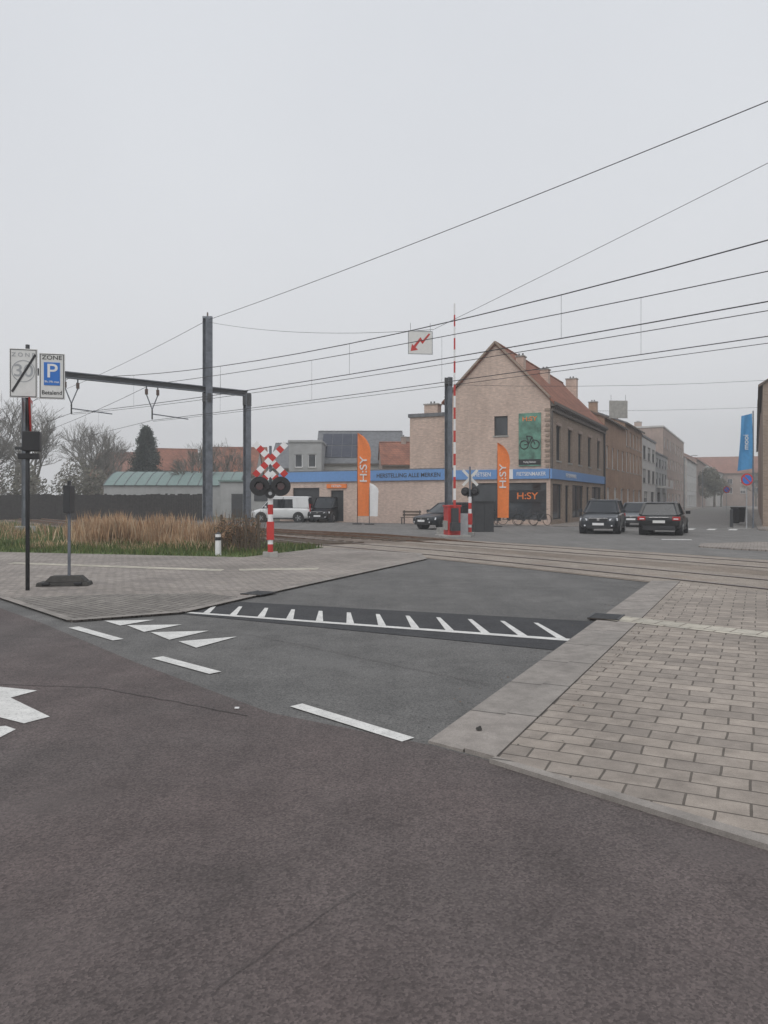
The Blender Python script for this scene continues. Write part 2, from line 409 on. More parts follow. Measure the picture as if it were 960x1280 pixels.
crack([(-3.2, 9.7), (-1.5, 9.0), (1.0, 6.5)], .006, 'asphalt_seam')
crack([(-.55, 2.5), (-.3, 2.85), (-.05, 3.2)], .003, 'asphalt_seam')

# ------------------------------------------------------------------ railway
ctl = [(52, -62), (30, -22), (19, -2.5), (8.3, 16.5), (.1, 28.5), (-6.8, 36.4), (-14, 44.5), (-38, 79), (-80, 138), (-160, 250)]
def cr(p0, p1, p2, p3, t):
    return .5*((2*p1)+(-p0+p2)*t+(2*p0-5*p1+4*p2-p3)*t*t+(-p0+3*p1-3*p2+p3)*t**3)
V = [Vector(p) for p in ctl]; MID = []
for i in range(1, len(V)-2):
    for j in range(24): MID.append(cr(V[i-1], V[i], V[i+1], V[i+2], j/24))
MID.append(V[-2])
NOR = []
for i in range(len(MID)):
    t = (MID[min(i+1, len(MID)-1)]-MID[max(i-1, 0)]).normalized(); NOR.append(Vector((t.y, -t.x)))
def rz_(p):
    return .026 + .12*min(1, max(0, (p.y-28)/5))
def strip(b, o0, o1, zf, mat, y0=-1e9, y1=1e9):
    for i in range(len(MID)-1):
        if MID[i].y < y0 or MID[i+1].y > y1: continue
        p, q = MID[i], MID[i+1]
        z0 = zf(p) if callable(zf) else zf; z1 = zf(q) if callable(zf) else zf
        a0 = p+NOR[i]*o0; a1 = p+NOR[i]*o1; c0 = q+NOR[i+1]*o0; c1 = q+NOR[i+1]*o1
        b.face([(*a0, z0), (*a1, z0), (*c1, z1), (*c0, z1)], mat)
YC = 28.6
b = MB(); strip(b, -3.6, 3.6, .0125, M['panel'], -50, YC)
for o in (-2, 2):
    strip(b, o-.60, o+.60, .0165, M['panel2'], -50, YC)
    strip(b, o-1.45, o-.84, .0165, M['panel2'], -50, YC); strip(b, o+.84, o+1.45, .0165, M['panel2'], -50, YC)
b.build('level_crossing_deck')
b = MB(); strip(b, -4.0, 4.2, .013, M['ballast'], YC-.3, 400); b.build('ballast_bed')
for o in (-2, 2):
    b = MB()
    for s_ in (-.7175, .7175):
        r0 = o+s_
        strip(b, r0-.10, r0+.10, .0205, M['groove'], -50, YC)
        strip(b, r0-.036, r0+.036, rz_, M['railtop'])
        for e_ in (-.037, .037):
            for i in range(len(MID)-1):
                p, q = MID[i]+NOR[i]*(r0+e_), MID[i+1]+NOR[i+1]*(r0+e_)
                b.face([(*p, 0), (*q, 0), (*q, rz_(q)-.002), (*p, rz_(p)-.002)], M['railrust'])
        strip(b, r0-.07, r0+.07, lambda p: .07, M['railrust'], 31, 400)
    acc = 0
    for i in range(len(MID)-1):
        p, q = MID[i], MID[i+1]; Ls = (q-p).length
        if p.y < YC or p.y > 140: continue
        while acc < Ls:
            c = p+(q-p)*(acc/Ls)+NOR[i]*o; a = NOR[i]
            b.bar((*(c-a*1.25), .03), (*(c+a*1.25), .03), .24, .07, M['wood']); acc += .65
        acc -= Ls
    b.build('railway_track')

# ------------------------------------------------------------------ wires and catenary
def sag(a, c, s, n=20):
    a = Vector(a); c = Vector(c)
    return [a+(c-a)*(i/n)-Vector((0, 0, 4*s*(i/n)*(1-i/n))) for i in range(n+1)]
ML = Vector((-17.95, 38.4)); MB1 = Vector((-10.2, 44.4)); MR = Vector((-8.2, 46.0))
J1 = Vector((-16.2, 39.8)); J2 = Vector((-12.8, 42.4))
far1 = Vector((-58, 96)); far2 = Vector((-54.5, 99)); K1 = Vector((17.5, 2.5)); K2 = Vector((20, 6))
wb = MB()
def catenary(K, J, Fp_, zmk, zmj, sm_, zck, zcj, sc_):
    m1 = sag((*K, zmk), (*J, zmj), sm_); c1 = sag((*K, zck), (*J, zcj), sc_)
    m2 = sag((*J, zmj), (*Fp_, zmj), .9, 14); c2 = sag((*J, zcj), (*Fp_, zcj), .05, 14)
    o3 = (K+(K-J)*.7); m3 = sag((*K, zmk), (*o3, zmk), .8, 10); c3 = sag((*K, zck), (*o3, zck), .1, 10)
    for P, rr in ((m1, .014), (c1, .013), (m2, .014), (c2, .012), (m3, .014), (c3, .013)): wb.path(P, rr, M['wire'], 5)
    wb.path([p+Vector((.04, .03, -.2+.14*i/20)) for i, p in enumerate(c1)], .009, M['wire'], 5)
    for ms, cs in ((m1, c1), (m2, c2)):
        for i in range(2, len(ms)-1, 3): wb.tube(ms[i], cs[i], .004, .004, M['wire'], 4, False)
catenary(K1, J1, far1, 7.49, 8.0, 1.5, 5.35, 6.1, .4)
catenary(K2, J2, far2, 7.17, 8.0, .5, 5.4, 6.0, .15)
wb.path(sag((22, 4, 12.1), (*MB1, 12.0), .4, 24), .014, M['wire'], 5)
wb.path(sag((*MB1, 12.0), (-50, 96, 12.5), .9, 14), .014, M['wire'], 5)
wb.path(sag((22, 4, 13.6), (1.9, 29.5, 8.15), .12, 16), .008, M['wire'], 5)
wb.path(sag((1.9, 29.5, 8.15), (*MB1, 11.9), .35, 12), .009, M['wire'], 5)
wb.path(sag((3.1, 36.0, 7.0), (40, 40, 10.2), .9, 12), .008, M['wire'], 5)
wb.path(sag((8, 55, 8.0), (40, 60, 9.4), .3, 12), .010, M['wire'], 5)
wb.build('overhead_wires')

def hmast(b, x, y, h, wd=.36, rz=0.0):
    R = Matrix.Rotation(rz, 3, 'Z')
    for s_ in (-1, 1):
        o = R @ Vector((0, s_*wd/2, 0)); b.box((x+o.x, y+o.y, h/2), (wd, .03, h), M['steel'], R)
    b.box((x, y, h/2), (.03, wd-.034, h), M['steel'], R)
    b.box((x, y, .15), (.8, .8, .3), M['conc'], R)
ang = math.atan2(7.3, 9.4)
b = MB(); hmast(b, *MB1, 12.1, .42, ang)
b.box((*MB1, 12.15), (.55, .2, .12), M['steel']); b.tube((*MB1, 12.1), (*MB1, 12.45), .05, .04, M['ins'])
b.box((*MB1, 7.5), (.5, .5, .5), M['dark']); b.build('catenary_mast')
b = MB(); hmast(b, *MR, 8.0, .34, ang); b.box((*MR, 7.6), (.45, .45, .7), M['dark']); b.build('catenary_mast')
b = MB(); hmast(b, *ML, 8.2, .26, ang); b.build('catenary_mast')
def beam(m0, m1, z0, z1, Js):
    b = MB(); e0 = Vector((*m0, z0)); e1 = Vector((*m1, z1))
    b.bar(e0+Vector((0, 0, .17)), e1+Vector((0, 0, .17)), .26, .05, M['steel']); b.bar(e0-Vector((0, 0, .12)), e1-Vector((0, 0, .12)), .26, .05, M['steel'])
    b.bar(e0+Vector((0, 0, .025)), e1+Vector((0, 0, .025)), .04, .24, M['dark'])
    for J in Js:
        d = Vector((.79, .61, 0)); c = Vector((*J, 7.9))
        for s_ in (-.32, .32):
            t = c+d*s_
            b.tube(t, t-Vector((0, 0, .55)), .035, .035, M['steel'])
            b.tube(t-Vector((0, 0, .2)), t-Vector((0, 0, .5)), .085, .085, M['ins'])
            b.tube(t-Vector((0, 0, .5)), c-Vector((0, 0, 1.3)), .03, .03, M['steel'])
        b.tube(c-Vector((0, 0, 1.3)), c-Vector((0, 0, 1.85)), .04, .04, M['dark'])
        b.tube(c-Vector((0, 0, 1.55)), c+d*2.1-Vector((0, 0, 1.7)), .03, .03, M['steel'])
    b.build('catenary_portal_beam')
beam(ML, MR, 8.05, 7.95, (J1, J2))
KA = Vector((15.2, -.8)); KB = Vector((22.6, 9.8))
for q in (KA, KB):
    b = MB(); hmast(b, *q, 12.0 if q is KB else 8.2, .32, ang); b.build('catenary_mast')
beam(KA, KB, 8.0, 8.0, (K1, K2))
b = MB(); hmast(b, 3.05, 36.3, 7.4, .25, ang); b.box((3.05, 36.3, 7.2), (.36, .36, .3), M['dark'])
b.build('catenary_mast')
for (x, y) in ((-49, 95), (-62, 92)):
    b = MB(); hmast(b, x, y, 9.5, .3, ang); b.build('catenary_mast')

def danger_sign(loc, rz, sz=.98, back=False):
    e = empty('high_voltage_warning_sign', loc, rz)
    b = MB(); b.box((0, 0, 0), (sz, .02, sz*.94), M['signface'] if not back else M['conc'])
    t = .03
    for s_ in (-.4, .4): b.tube((s_*sz, 0, sz*.47), (s_*sz, 0, sz*.47+.30), .008, .008, M['wire'], 5)
    if not back:
        for sx in (-1, 1): b.box((sx*(sz/2-t/2), -.013, 0), (t, .006, sz*.94), M['steel_l'])
        for sx in (-1, 1): b.box((0, -.013, sx*(sz*.47-t/2)), (sz-2*t, .006, t), M['steel_l'])
    b.build('panel', e)
    if not back:
        f = MB(); h = sz*.47
        pts = [(-.85, -.75), (-.2, -.62), (-.42, -.42), (-.02, .12), (.18, -.12), (.85, .72), (.72, .8), (.2, .18), (0, .45), (-.58, -.28), (-.72, -.12)]
        f.face([(x*h, -.014, z*h) for x, z in pts], M['red_p']); f.build('lightning_arrow', e)
danger_sign((1.42, 30.0, 7.75), math.radians(8))
danger_sign((11.9, 39.0, 6.2), math.radians(4), .95, True)

# ------------------------------------------------------------------ buildings
brnd = random.Random(5)
def wall(B, G, F, P, s0, s1, z0, z1, ops, mat, frame, rev=.13):
    S = sorted(set([s0, s1]+[o[0] for o in ops]+[o[1] for o in ops])); Z = sorted(set([z0, z1]+[o[2] for o in ops]+[o[3] for o in ops]))
    for a, c in zip(S, S[1:]):
        for e, f in zip(Z, Z[1:]):
            ms, mz = (a+c)/2, (e+f)/2
            if any(o[0] < ms < o[1] and o[2] < mz < o[3] for o in ops): continue
            B.face([P(a, 0, e), P(c, 0, e), P(c, 0, f), P(a, 0, f)], mat)
    for o in ops:
        a, c, e, f = o[:4]; kind = o[4] if len(o) > 4 else 'win'
        for q in (((a, e), (a, f)), ((c, e), (c, f)), ((a, e), (c, e)), ((a, f), (c, f))):
            (x0, y0), (x1, y1) = q
            B.face([P(x0, 0, y0), P(x1, 0, y1), P(x1, rev+.03, y1), P(x0, rev+.03, y0)], mat)
        G.face([P(a, rev+.02, e), P(c, rev+.02, e), P(c, rev+.02, f), P(a, rev+.02, f)], M['glass'] if kind != 'door' else frame)
        t = .07
        def fr(x0, x1, y0, y1, mt=None, dd=0):
            F.hexa([P(x0, rev-.03+dd, y0), P(x1, rev-.03+dd, y0), P(x1, rev+.01, y0), P(x0, rev+.01, y0),
                    P(x0, rev-.03+dd, y1), P(x1, rev-.03+dd, y1), P(x1, rev+.01, y1), P(x0, rev+.01, y1)], mt or frame)
        fr(a, a+t, e, f); fr(c-t, c, e, f); fr(a+t, c-t, e, e+t); fr(a+t, c-t, f-t, f)
        if kind == 'win':
            if c-a > .9: fr((a+c)/2-.03, (a+c)/2+.03, e+t, f-t)
            elif f-e > 1.5: fr(a+t, c-t, e+(f-e)*.7, e+(f-e)*.7+.05)
            if brnd.random() < .45:
                hh = brnd.uniform(.2, .6)*(f-e)
                x0, x1 = (a+t+.002, (a+c)/2-.032) if c-a > .9 else (a+t+.002, c-t-.002)
                fr(x0, x1, f-t-hh, f-t-.002, M['curtain'], .02)
                if c-a > .9: fr((a+c)/2+.032, c-t-.002, f-t-hh, f-t-.002, M['curtain'], .02)
            F.hexa([P(a-.06, -.06, e-.1), P(c+.06, -.06, e-.1), P(c+.06, .05, e-.1), P(a-.06, .05, e-.1),
                    P(a-.06, -.06, e-.003), P(c+.06, -.06, e-.003), P(c+.06, .05, e-.003), P(a-.06, .05, e-.003)], M['conc'])
        if kind == 'shop':
            n = max(1, int((c-a)/1.4))
            for i in range(1, n): x = a+(c-a)*i/n; fr(x-.03, x+.03, e+t, f-t)
def grid(W, rows, n, w_, x0=0):
    o = []
    for (z0, z1) in rows:
        for i in range(n):
            c = x0+(W-x0)*(i+.5)/n; o.append((c-w_/2, c+w_/2, z0, z1))
    return o
def building(name, org, ang, W, D, eF, eB, yr, zr, wm, rm, front=(), side=(), side2=None, sm=None, frame=None, flat=False, chim=()):
    frame = frame or M['wpaint']; sm = sm or wm
    E = empty(name, (org[0], org[1], 0), ang)
    B = MB(); G = MB(); F = MB()
    wall(B, G, F, lambda s, d, z: (s, d, z), 0, W, 0, eF, list(front), wm, frame)
    wall(B, G, F, lambda s, d, z: (d, s, z), 0, D, 0, min(eF, eB), list(side), sm, frame)
    wall(B, G, F, lambda s, d, z: (W-d, s, z), 0, D, 0, min(eF, eB), list(side2 or ()), sm, frame)
    B.face([(0, D, 0), (W, D, 0), (W, D, eB), (0, D, eB)], sm)
    R_ = MB()
    if flat:
        R_.box((W/2, D/2, eF+.12), (W+.2, D+.2, .24), rm)
    else:
        m0 = min(eF, eB)
        for x in (0, W):
            B.face([(x, 0, m0), (x, D, m0), (x, D, eB), (x, yr, zr), (x, 0, eF)], sm)
        o = .25; t = .14
        sF = (zr-eF)/max(yr, .01); sB = (zr-eB)/max(D-yr, .01)
        def slab(ya, za, yb, zb):
            R_.hexa([(-o*.5, ya, za), (W+o*.5, ya, za), (W+o*.5, yb, zb), (-o*.5, yb, zb),
                     (-o*.5, ya, za+t), (W+o*.5, ya, za+t), (W+o*.5, yb, zb+t), (-o*.5, yb, zb+t)], rm)
        slab(-o, eF-o*sF+.01, yr, zr+.01); slab(D+o, eB-o*sB+.01, yr+.001, zr+.01)
        R_.tube((-.1, yr, zr+.16), (W+.1, yr, zr+.16), .09, .09, rm, 8)
        F.box((W/2, -o-.04, eF-o*sF+.02), (W, .14, .12), M['cornice'])
    for (x, y, z0, z1, sx, sy) in chim:
        R_.box((x, y, (z0+z1)/2), (sx, sy, z1-z0), sm); R_.box((x, y, z1+.04), (sx+.1, sy+.1, .08), M['conc'])
        for k in (-.12, .12): R_.tube((x, y+k, z1+.08), (x, y+k, z1+.26), .07, .06, M['greyroof'], 8)
    B.build('walls', E); G.build('window_glass', E); F.build('window_frames', E); R_.build('roof', E)
    return E
D_ = Vector((.435, .9)).normalized(); ANG = math.atan2(D_.y, D_.x); O = Vector((10.4, 48.0))
def Fp(t): return O+D_*t

fr_ops = [(c-.6, c+.6, 4.15, 6.4) for c in (2.2, 5.6, 9.0, 12.6, 16.4)]
fr_ops += [(.6, 3.2, .35, 2.65, 'shop'), (4.2, 5.3, .05, 2.6, 'door'), (6.4, 10.2, .35, 2.65, 'shop'), (11.4, 12.5, .05, 2.6, 'door'), (13.6, 17.6, .35, 2.65, 'shop')]
sd_ops = [(2.75, 3.65, 5.75, 7.0), (.25, 2.85, .35, 2.7, 'shop'), (3.2, 5.2, .25, 2.7, 'shop')]
H = building('brick_shop_house', O, ANG, 19, 7.0, 7.85, 8.2, 3.55, 11.6, M['bk_brown'], M['tile_red'], fr_ops, sd_ops, sm=M['bk_beige'], frame=M['dark'],
             chim=[(1.5, 2.3, 10.0, 10.95, .6, .5), (7.5, 2.2, 9.4, 11.0, .6, .6), (18.4, 2.6, 10.0, 11.9, .6, .9)])
b = MB()
b.box((9.5, -.06, 3.25), (19.2, .12, .62), M['blue']); b.box((-.06, 3.5, 3.25), (.12, 6.9, .62), M['blue'])
b.box((-.13, 2.62, 3.25), (.02, .5, .62), M['wpaint'])
b.build('fascia', H)
b = MB()
b.box((9.5, -.14, 7.62), (19.1, .28, .3), M['cornice']); b.box((9.5, -.09, 7.25), (19.1, .18, .14), M['cornice'])
for i in range(38): b.box((.25+i*.5, -.1, 7.4), (.16, .2, .16), M['cornice'])
for x in (.12, 18.85): b.box((x, -.05, 5.4), (.4, .1, 3.6), M['cornice'])
for i in range(12):
    b.box((-.03, .18, 3.75+i*.32), (.06, .34 if i % 2 else .22, .16), M['bk_brown'])
for c in (2.2, 5.6, 9.0, 12.6, 16.4): b.box((c, -.03, 6.52), (1.5, .06, .2), M['bk_far'])
b.tube((18.6, -.12, .1), (18.6, -.12, 7.4), .06, .06, M['dark'])
b.bar((-.1, 0, 8.02), (-.1, 3.55, 11.78), .2, .12, M['bk_brown']); b.bar((-.1, 3.55, 11.78), (-.1, 7.0, 8.38), .2, .12, M['bk_brown'])
b.build('cornice', H)
b = MB(); b.box((-.05, 1.3, 5.42), (.06, 1.42, 3.35), M['poster']); b.box((-.085, 1.3, 4.0), (.01, 1.42, .35), M['black'])
for yy in (1.65, .95):
    for i in range(14):
        a0, a1 = 2*math.pi*i/14, 2*math.pi*(i+1)/14
        b.tube((-.09, yy+.27*math.cos(a0), 5.1+.27*math.sin(a0)), (-.09, yy+.27*math.cos(a1), 5.1+.27*math.sin(a1)), .03, .03, M['black'], 5)
b.path([(-.09, 1.65, 5.1), (-.09, 1.35, 5.15), (-.09, 1.15, 5.6), (-.09, .95, 5.1)], .03, M['black']); b.path([(-.09, 1.35, 5.15), (-.09, 1.5, 5.65), (-.09, 1.15, 5.6)], .03, M['black'])
b.build('bicycle_poster', H)
text('poster_text', 'H:SY', .40, (-.1, 1.3, 6.72), (R90, 0, -R90), M['orange'], H, 1.2)
text('poster_small_text', 'Veilig fietsen', .16, (-.1, 1.3, 4.0), (R90, 0, -R90), M['wpaint'], H)
b = MB(); b.box((.10, 1.5, 1.85), (.02, 2.4, .75), M['black']); b.build('window_sign', H)
text('window_text', 'H:SY', .60, (.07, 1.5, 1.84), (R90, 0, -R90), M['orange'], H, 1.15)
text('fascia_text', 'FIETSENMAKER', .34, (-.13, 1.2, 3.24), (R90, 0, -R90), M['wpaint'], H, .82)
text('fascia_text', 'FIETSEN', .36, (-.13, 4.4, 3.24), (R90, 0, -R90), M['wpaint'], H, .9)
text('fascia_text', 'FIETSENWINKEL', .36, (5.5, -.13, 3.24), (R90, 0, 0), M['wpaint'], H, 1.3)
building('brick_annex', (4.6-.2, 51.9), ANG, 8, 2.9, 7.3, 7.3, 1, 8, M['bk_beige'], M['greyroof'], side=[], flat=True, chim=[(1.0, 1.6, 7.5, 8.2, .7, 1.0)])
wa = math.atan2(50.85-58, 4.55+7.85); WL = math.hypot(12.4, 7.15)
WG = building('shop_wing', (-7.85, 58), wa, WL, 9, 3.5, 3.5, 1, 4, M['bk_white'], M['greyroof'], front=[(4.6, 5.7, .05, 2.3, 'door'), (1.2, 3.6, .05, 2.5, 'door')], flat=True, frame=M['dark'])
b = MB(); b.box((WL/2-.05, -.07, 3.3), (WL-.1, .14, .72), M['blue']); b.box((5.15, -.05, 2.6), (1.7, .08, .3), M['orange']); b.build('fascia', WG)
text('fascia_text', 'HERSTELLING ALLE MERKEN', .40, (WL*.77, -.15, 3.28), (R90, 0, 0), M['black'], WG, .98)
text('door_text', 'FIETSEN', .24, (5.15, -.1, 2.6), (R90, 0, 0), M['wpaint'], WG)

p = Fp(19.15)
building('terraced_house', p, ANG, 11.5, 9, 8.6, 8.6, 4.5, 10.6, M['bk_orange'], M['tile_brown'], grid(11.5, [(4.4, 6.3)], 4, 1.1)+grid(11.5, [(.4, 2.7)], 3, 1.6), chim=[(.6, 3, 9, 11.2, .6, .8), (11, 3, 9, 11.3, .6, .8)])
building('terraced_house', Fp(30.7), ANG, 12.4, 9, 9.2, 9.2, 4.5, 11.0, M['bk_orange'], M['greyroof'], grid(12.4, [(4.4, 6.4), (7.0, 8.5)], 5, 1.1)+grid(12.4, [(.4, 2.7)], 3, 1.6), chim=[(12, 3, 9, 11.7, .6, .8)])
building('apartment_building', Fp(43.2), ANG, 13, 9, 8.8, 8.8, 1, 9, M['plaster'], M['greyroof'], grid(13, [(3.6, 5.2), (6.3, 7.9)], 3, 2.6)+grid(13, [(.4, 2.6)], 2, 3.2), flat=True, frame=M['dark'])
E = building('apartment_building', Fp(56.3), ANG, 14, 9, 7.6, 7.6, 1, 9, M['plaster_g'], M['greyroof'], grid(14, [(3.6, 5.2), (5.9, 7.1)], 4, 2.0)+grid(14, [(.4, 2.6)], 2, 3.2), flat=True, frame=M['dark'])
b = MB()
for x in (3.2, 9.5):
    b.box((x, -.55, 3.3), (3.2, 1.1, .18), M['plaster']); b.box((x, -1.08, 3.85), (3.2, .05, .9), M['plaster'])
b.build('balconies', E)
building('apartment_building', Fp(70.4)+Vector((-.5, .2)), ANG, 36, 10, 12.2, 12.2, 1, 9, M['bk_far'], M['plaster'], grid(36, [(3.4, 5.0), (6.4, 8.0), (9.3, 10.9)], 8, 1.9)+grid(36, [(.4, 2.6)], 6, 2.6), side=[(2, 4, 9, 10.6), (5.5, 7.5, 9, 10.6)], flat=True, chim=[(4, 4, 12.3, 13.4, .7, 1.0), (20, 4, 12.3, 13.4, .7, 1.0)])
building('terraced_house', Fp(106.5), ANG, 26, 10, 9.4, 9.4, 5, 13, M['plaster'], M['tile_far'], grid(26, [(3.4, 5.0), (6.4, 8.0)], 8, 1.4)+grid(26, [(.4, 2.6)], 6, 2.6))
building('terraced_house', Fp(132.6), ANG, 34, 10, 10.5, 10.5, 5, 13, M['bk_far'], M['tile_far'], grid(34, [(3.4, 5.0), (6.4, 8.0)], 9, 1.4))
for i, (t, h, mm_, rr) in enumerate(((168, 9, 'plaster', 'tile_far'), (190, 8, 'bk_far', 'tile_far'), (212, 9.5, 'plaster_g', 'greyroof'))):
    building('terraced_house', Fp(t)+Vector((3+i*3, 0)), ANG-.06*(i+1), 21, 10, h, h, 5, h+3.5, M[mm_], M[rr], grid(21, [(3.4, 5.0), (6.0, 7.4)], 6, 1.4), side=[(2, 3.4, 4, 5.6), (5.5, 7, 4, 5.6)])
building('terraced_house', (84, 214), math.radians(-18), 26, 10, 9, 9, 5, 13.5, M['bk_far'], M['tile_far'], grid(26, [(3.4, 5.0), (6.0, 7.4)], 8, 1.3))
RO = Vector((22.0, 44.6))
q = RO+Vector((D_.y, -D_.x))*10
building('brick_house', q, ANG, 16, 10, 8.3, 8.3, 5, 11.5, M['bk_brown'], M['tile_brown'], side=[(5.5, 7, 4.2, 6.2), (1.5, 3, 4.2, 6.2), (5.5, 7, .8, 2.6)], chim=[(1, 8.6, 8.3, 10.4, .7, .7)])
building('terraced_house', q+D_*16.1, ANG, 70, 10, 9.3, 9.3, 5, 12, M['bk_red'], M['tile_brown'])

def bgh(name, x, y, W, D, e, zr, wm, rm, a=0, ops=None, **k):
    return building(name, (x, y), math.radians(a), W, D, e, e, D/2, zr, M[wm], M[rm], ops if ops is not None else grid(W, [(e-2.2, e-.8)], max(1, int(W/3)), 1.1), **k)
S1 = bgh('house_with_solar_panels', -7.4, 84, 9.4, 8, 5.7, 9.3, 'plaster', 'greyroof', 0)
b = MB(); sl_ = (9.3-5.7)/4
for i in range(4):
    x0 = .5+i*1.12
    for j in range(2):
        y0 = .4+j*1.65; y1 = y0+1.55
        b.face([(x0, y0, 5.7+y0*sl_+.22), (x0+1.06, y0, 5.7+y0*sl_+.22), (x0+1.06, y1, 5.7+y1*sl_+.22), (x0, y1, 5.7+y1*sl_+.22)], M['solar'])
b.build('solar_panels', S1)
building('flat_roofed_house', (-9.9, 80), 0, 3.4, 6, 7.6, 7.6, 1, 1, M['plaster_g'], M['plaster_g'], [(.6, 1.4, 5, 6.4), (2, 2.8, 5, 6.4)], flat=True)
bgh('house', -.2, 79, 5.4, 6, 5.3, 7.6, 'bk_far', 'tile_red', 4, chim=[(2.5, 3.0, 7, 8.3, .5, .5)])
bgh('house', -15.5, 104, 7, 8, 6, 9.4, 'bk_red', 'greyroof', -5)
bgh('house', -25.5, 106, 9, 8, 5.4, 9.0, 'bk_far', 'tile_red', 6, chim=[(6, 4, 8, 9.6, .6, .6)])
bgh('house', -33, 112, 6, 8, 6, 9.2, 'bk_red', 'tile_red', 20)
bgh('house', -42, 108, 7, 8, 4.8, 8.3, 'bk_far', 'tile_far', -8)
bgh('house', 1.5, 96, 9, 8, 6.5, 9.6, 'bk_red', 'tile_brown', 3)
bgh('house', -21, 98, 4.5, 7, 4.8, 8.2, 'plaster', 'tile_red', 0)
E = empty('warehouse', (-27, 74, 0), math.radians(3)); b = MB(); r_ = MB()
b.box((6.5, 5, 1.5), (13, 10, 3.0), M['plaster_g']); b.build('walls', E)
secs = []
for x in (0, 13):
    secs.append([(x, -.2+10.4*i/10, 3.02+1.5*math.sin(math.pi*i/10)) for i in range(11)])
for i in range(10):
    r_.face([secs[0][i], secs[1][i], secs[1][i+1], secs[0][i+1]], M['teal'])
for k in range(14):
    for i in range(5): r_.bar((k*1.0, secs[0][i][1], secs[0][i][2]+.02), (k*1.0, secs[0][i+1][1], secs[0][i+1][2]+.02), .06, .05, M['greyroof'])
for s_ in secs: r_.face(s_, M['teal'])
r_.build('roof', E)
E = empty('shed', (-14.5, 68, 0), 0); b = MB(); b.box((2.5, 3, 1.6), (5, 6, 3.2), M['plaster_g']); b.box((2.5, 3, 3.3), (5.3, 6.3, .15), M['teal'])
b.box((1.5, -.02, 1.1), (1.0, .04, 2.1), M['dark']); b.box((3.6, -.02, 1.9), (1.2, .04, .8), M['glass']); b.build('walls', E)

b = MB(); x = -60.0
while x < -14.2:
    y = 60+(-14.2-x)*.12; h = 2.05+random.uniform(-.07, .07)
    b.box((x+.1, y, h/2), (.185, .03, h), M['fence']); x += .2
b.bar((-60, 60.05+45.8*.12, 1.6), (-14.2, 60.05, 1.6), .04, .1, M['fence']); b.build('timber_fence')

sheet('pavement', [O+Vector((-6.4, 2.9)), O+Vector((-5.2, .9)), O+Vector((.6, -2.0)), O+Vector((2.3, -.9)), Fp(200)+Vector((2, -1)), Fp(200), O+Vector((.0, .0)), O+Vector((-5.9, 2.85))], .05, M['pav2'], .05)
sheet('pavement', [(19.6, 40.2), (30, 36), (60, 36), (60, 44), RO+D_*150+Vector((1.2, 0)), RO+D_*150+Vector((-2.0, 1))], .06, M['pav2'], .06)
sheet('pavement', [(10.6, 25.9), (11.4, 27.6), (14, 28.6), (20, 24), (32, 6), (28, 3), (13.6, 21.6), (11.2, 24.6)], .05, M['pav2'], .05)
marks('road_marking', [dash(11.2, 31.0, 12.3, 30.7, .5), dash(19.4, 43.4, 20.5, 42.9, .3)], .013)
marks('zebra_crossing', [dash(14.3+i*1.0, 41.8-i*.35, 14.8+i*1.0+.35, 43.4-i*.35, .4) for i in range(5)], .013)

# ------------------------------------------------------------------ signs and street furniture
E = empty('traffic_sign', (-6.2, 13.36, 0), math.radians(14))
b = MB(); b.tube((0, 0, 0), (0, 0, 4.3), .035, .035, M['dark'], 12)
b.build('pole', E, smooth=True)
def panel(par, cx, z0, z1, wd, nm):
    b = MB(); b.box((cx, -.055, (z0+z1)/2), (wd, .02, z1-z0), M['signface']); b.build(nm, par, bevel=.008)
    f = MB(); y = -.067
    for (x0, x1, a, c) in ((cx-wd/2+.015, cx+wd/2-.015, z1-.027, z1-.015), (cx-wd/2+.015, cx+wd/2-.015, z0+.015, z0+.027),
                           (cx-wd/2+.015, cx-wd/2+.027, z0+.027, z1-.027), (cx+wd/2-.027, cx+wd/2-.015, z0+.027, z1-.027)):
        f.face([(x0, y, a), (x1, y, a), (x1, y, c), (x0, y, c)], M['black'])
    f.build(nm+'_border', par)
panel(E, -.055, 3.37, 4.22, .45, 'zone_end_panel'); panel(E, .405, 3.36, 4.16, .42, 'parking_zone_panel')
text('zone_text', 'Z O N E', .095, (-.055, -.068, 4.11), (R90, 0, 0), M['steel_l'], E, 1.1, .001)
text('thirty_text', '30', .30, (-.055, -.068, 3.83), (R90, 0, 0), M['steel_l'], E, 1.1, .001)
b = MB()
for i in range(32):
    a0, a1 = 2*math.pi*i/32, 2*math.pi*(i+1)/32; rr = .19; c0 = (-.055, 3.83)
    b.face([(c0[0]+rr*math.cos(a0), -.068, c0[1]+rr*math.sin(a0)), (c0[0]+rr*math.cos(a1), -.068, c0[1]+rr*math.sin(a1)),
            (c0[0]+(rr-.014)*math.cos(a1), -.068, c0[1]+(rr-.014)*math.sin(a1)), (c0[0]+(rr-.014)*math.cos(a0), -.068, c0[1]+(rr-.014)*math.sin(a0))], M['steel_l'])
b.face([(-.25, -.071, 3.48), (-.22, -.071, 3.455), (.155, -.071, 4.11), (.125, -.071, 4.135)], M['black'])
b.build('slash', E)
b = MB(); b.box((.405, -.069, 3.80), (.26, .006, .40), M['blue2']); b.build('parking_symbol', E, bevel=.002)
text('zone_text', 'ZONE', .10, (.405, -.068, 4.08), (R90, 0, 0), M['black'], E, 1.2, .001)
text('parking_text', 'P', .34, (.405, -.074, 3.84), (R90, 0, 0), M['wpaint'], E, 1.1, .001)
text('hours_text', '9h-19h max', .055, (.405, -.074, 3.66), (R90, 0, 0), M['wpaint'], E, .9, .001)
text('paying_text', 'Betalend', .10, (.405, -.068, 3.47), (R90, 0, 0), M['black'], E, .95, .001)
b = MB(); R = Matrix.Rotation(math.radians(97), 3, 'Z')
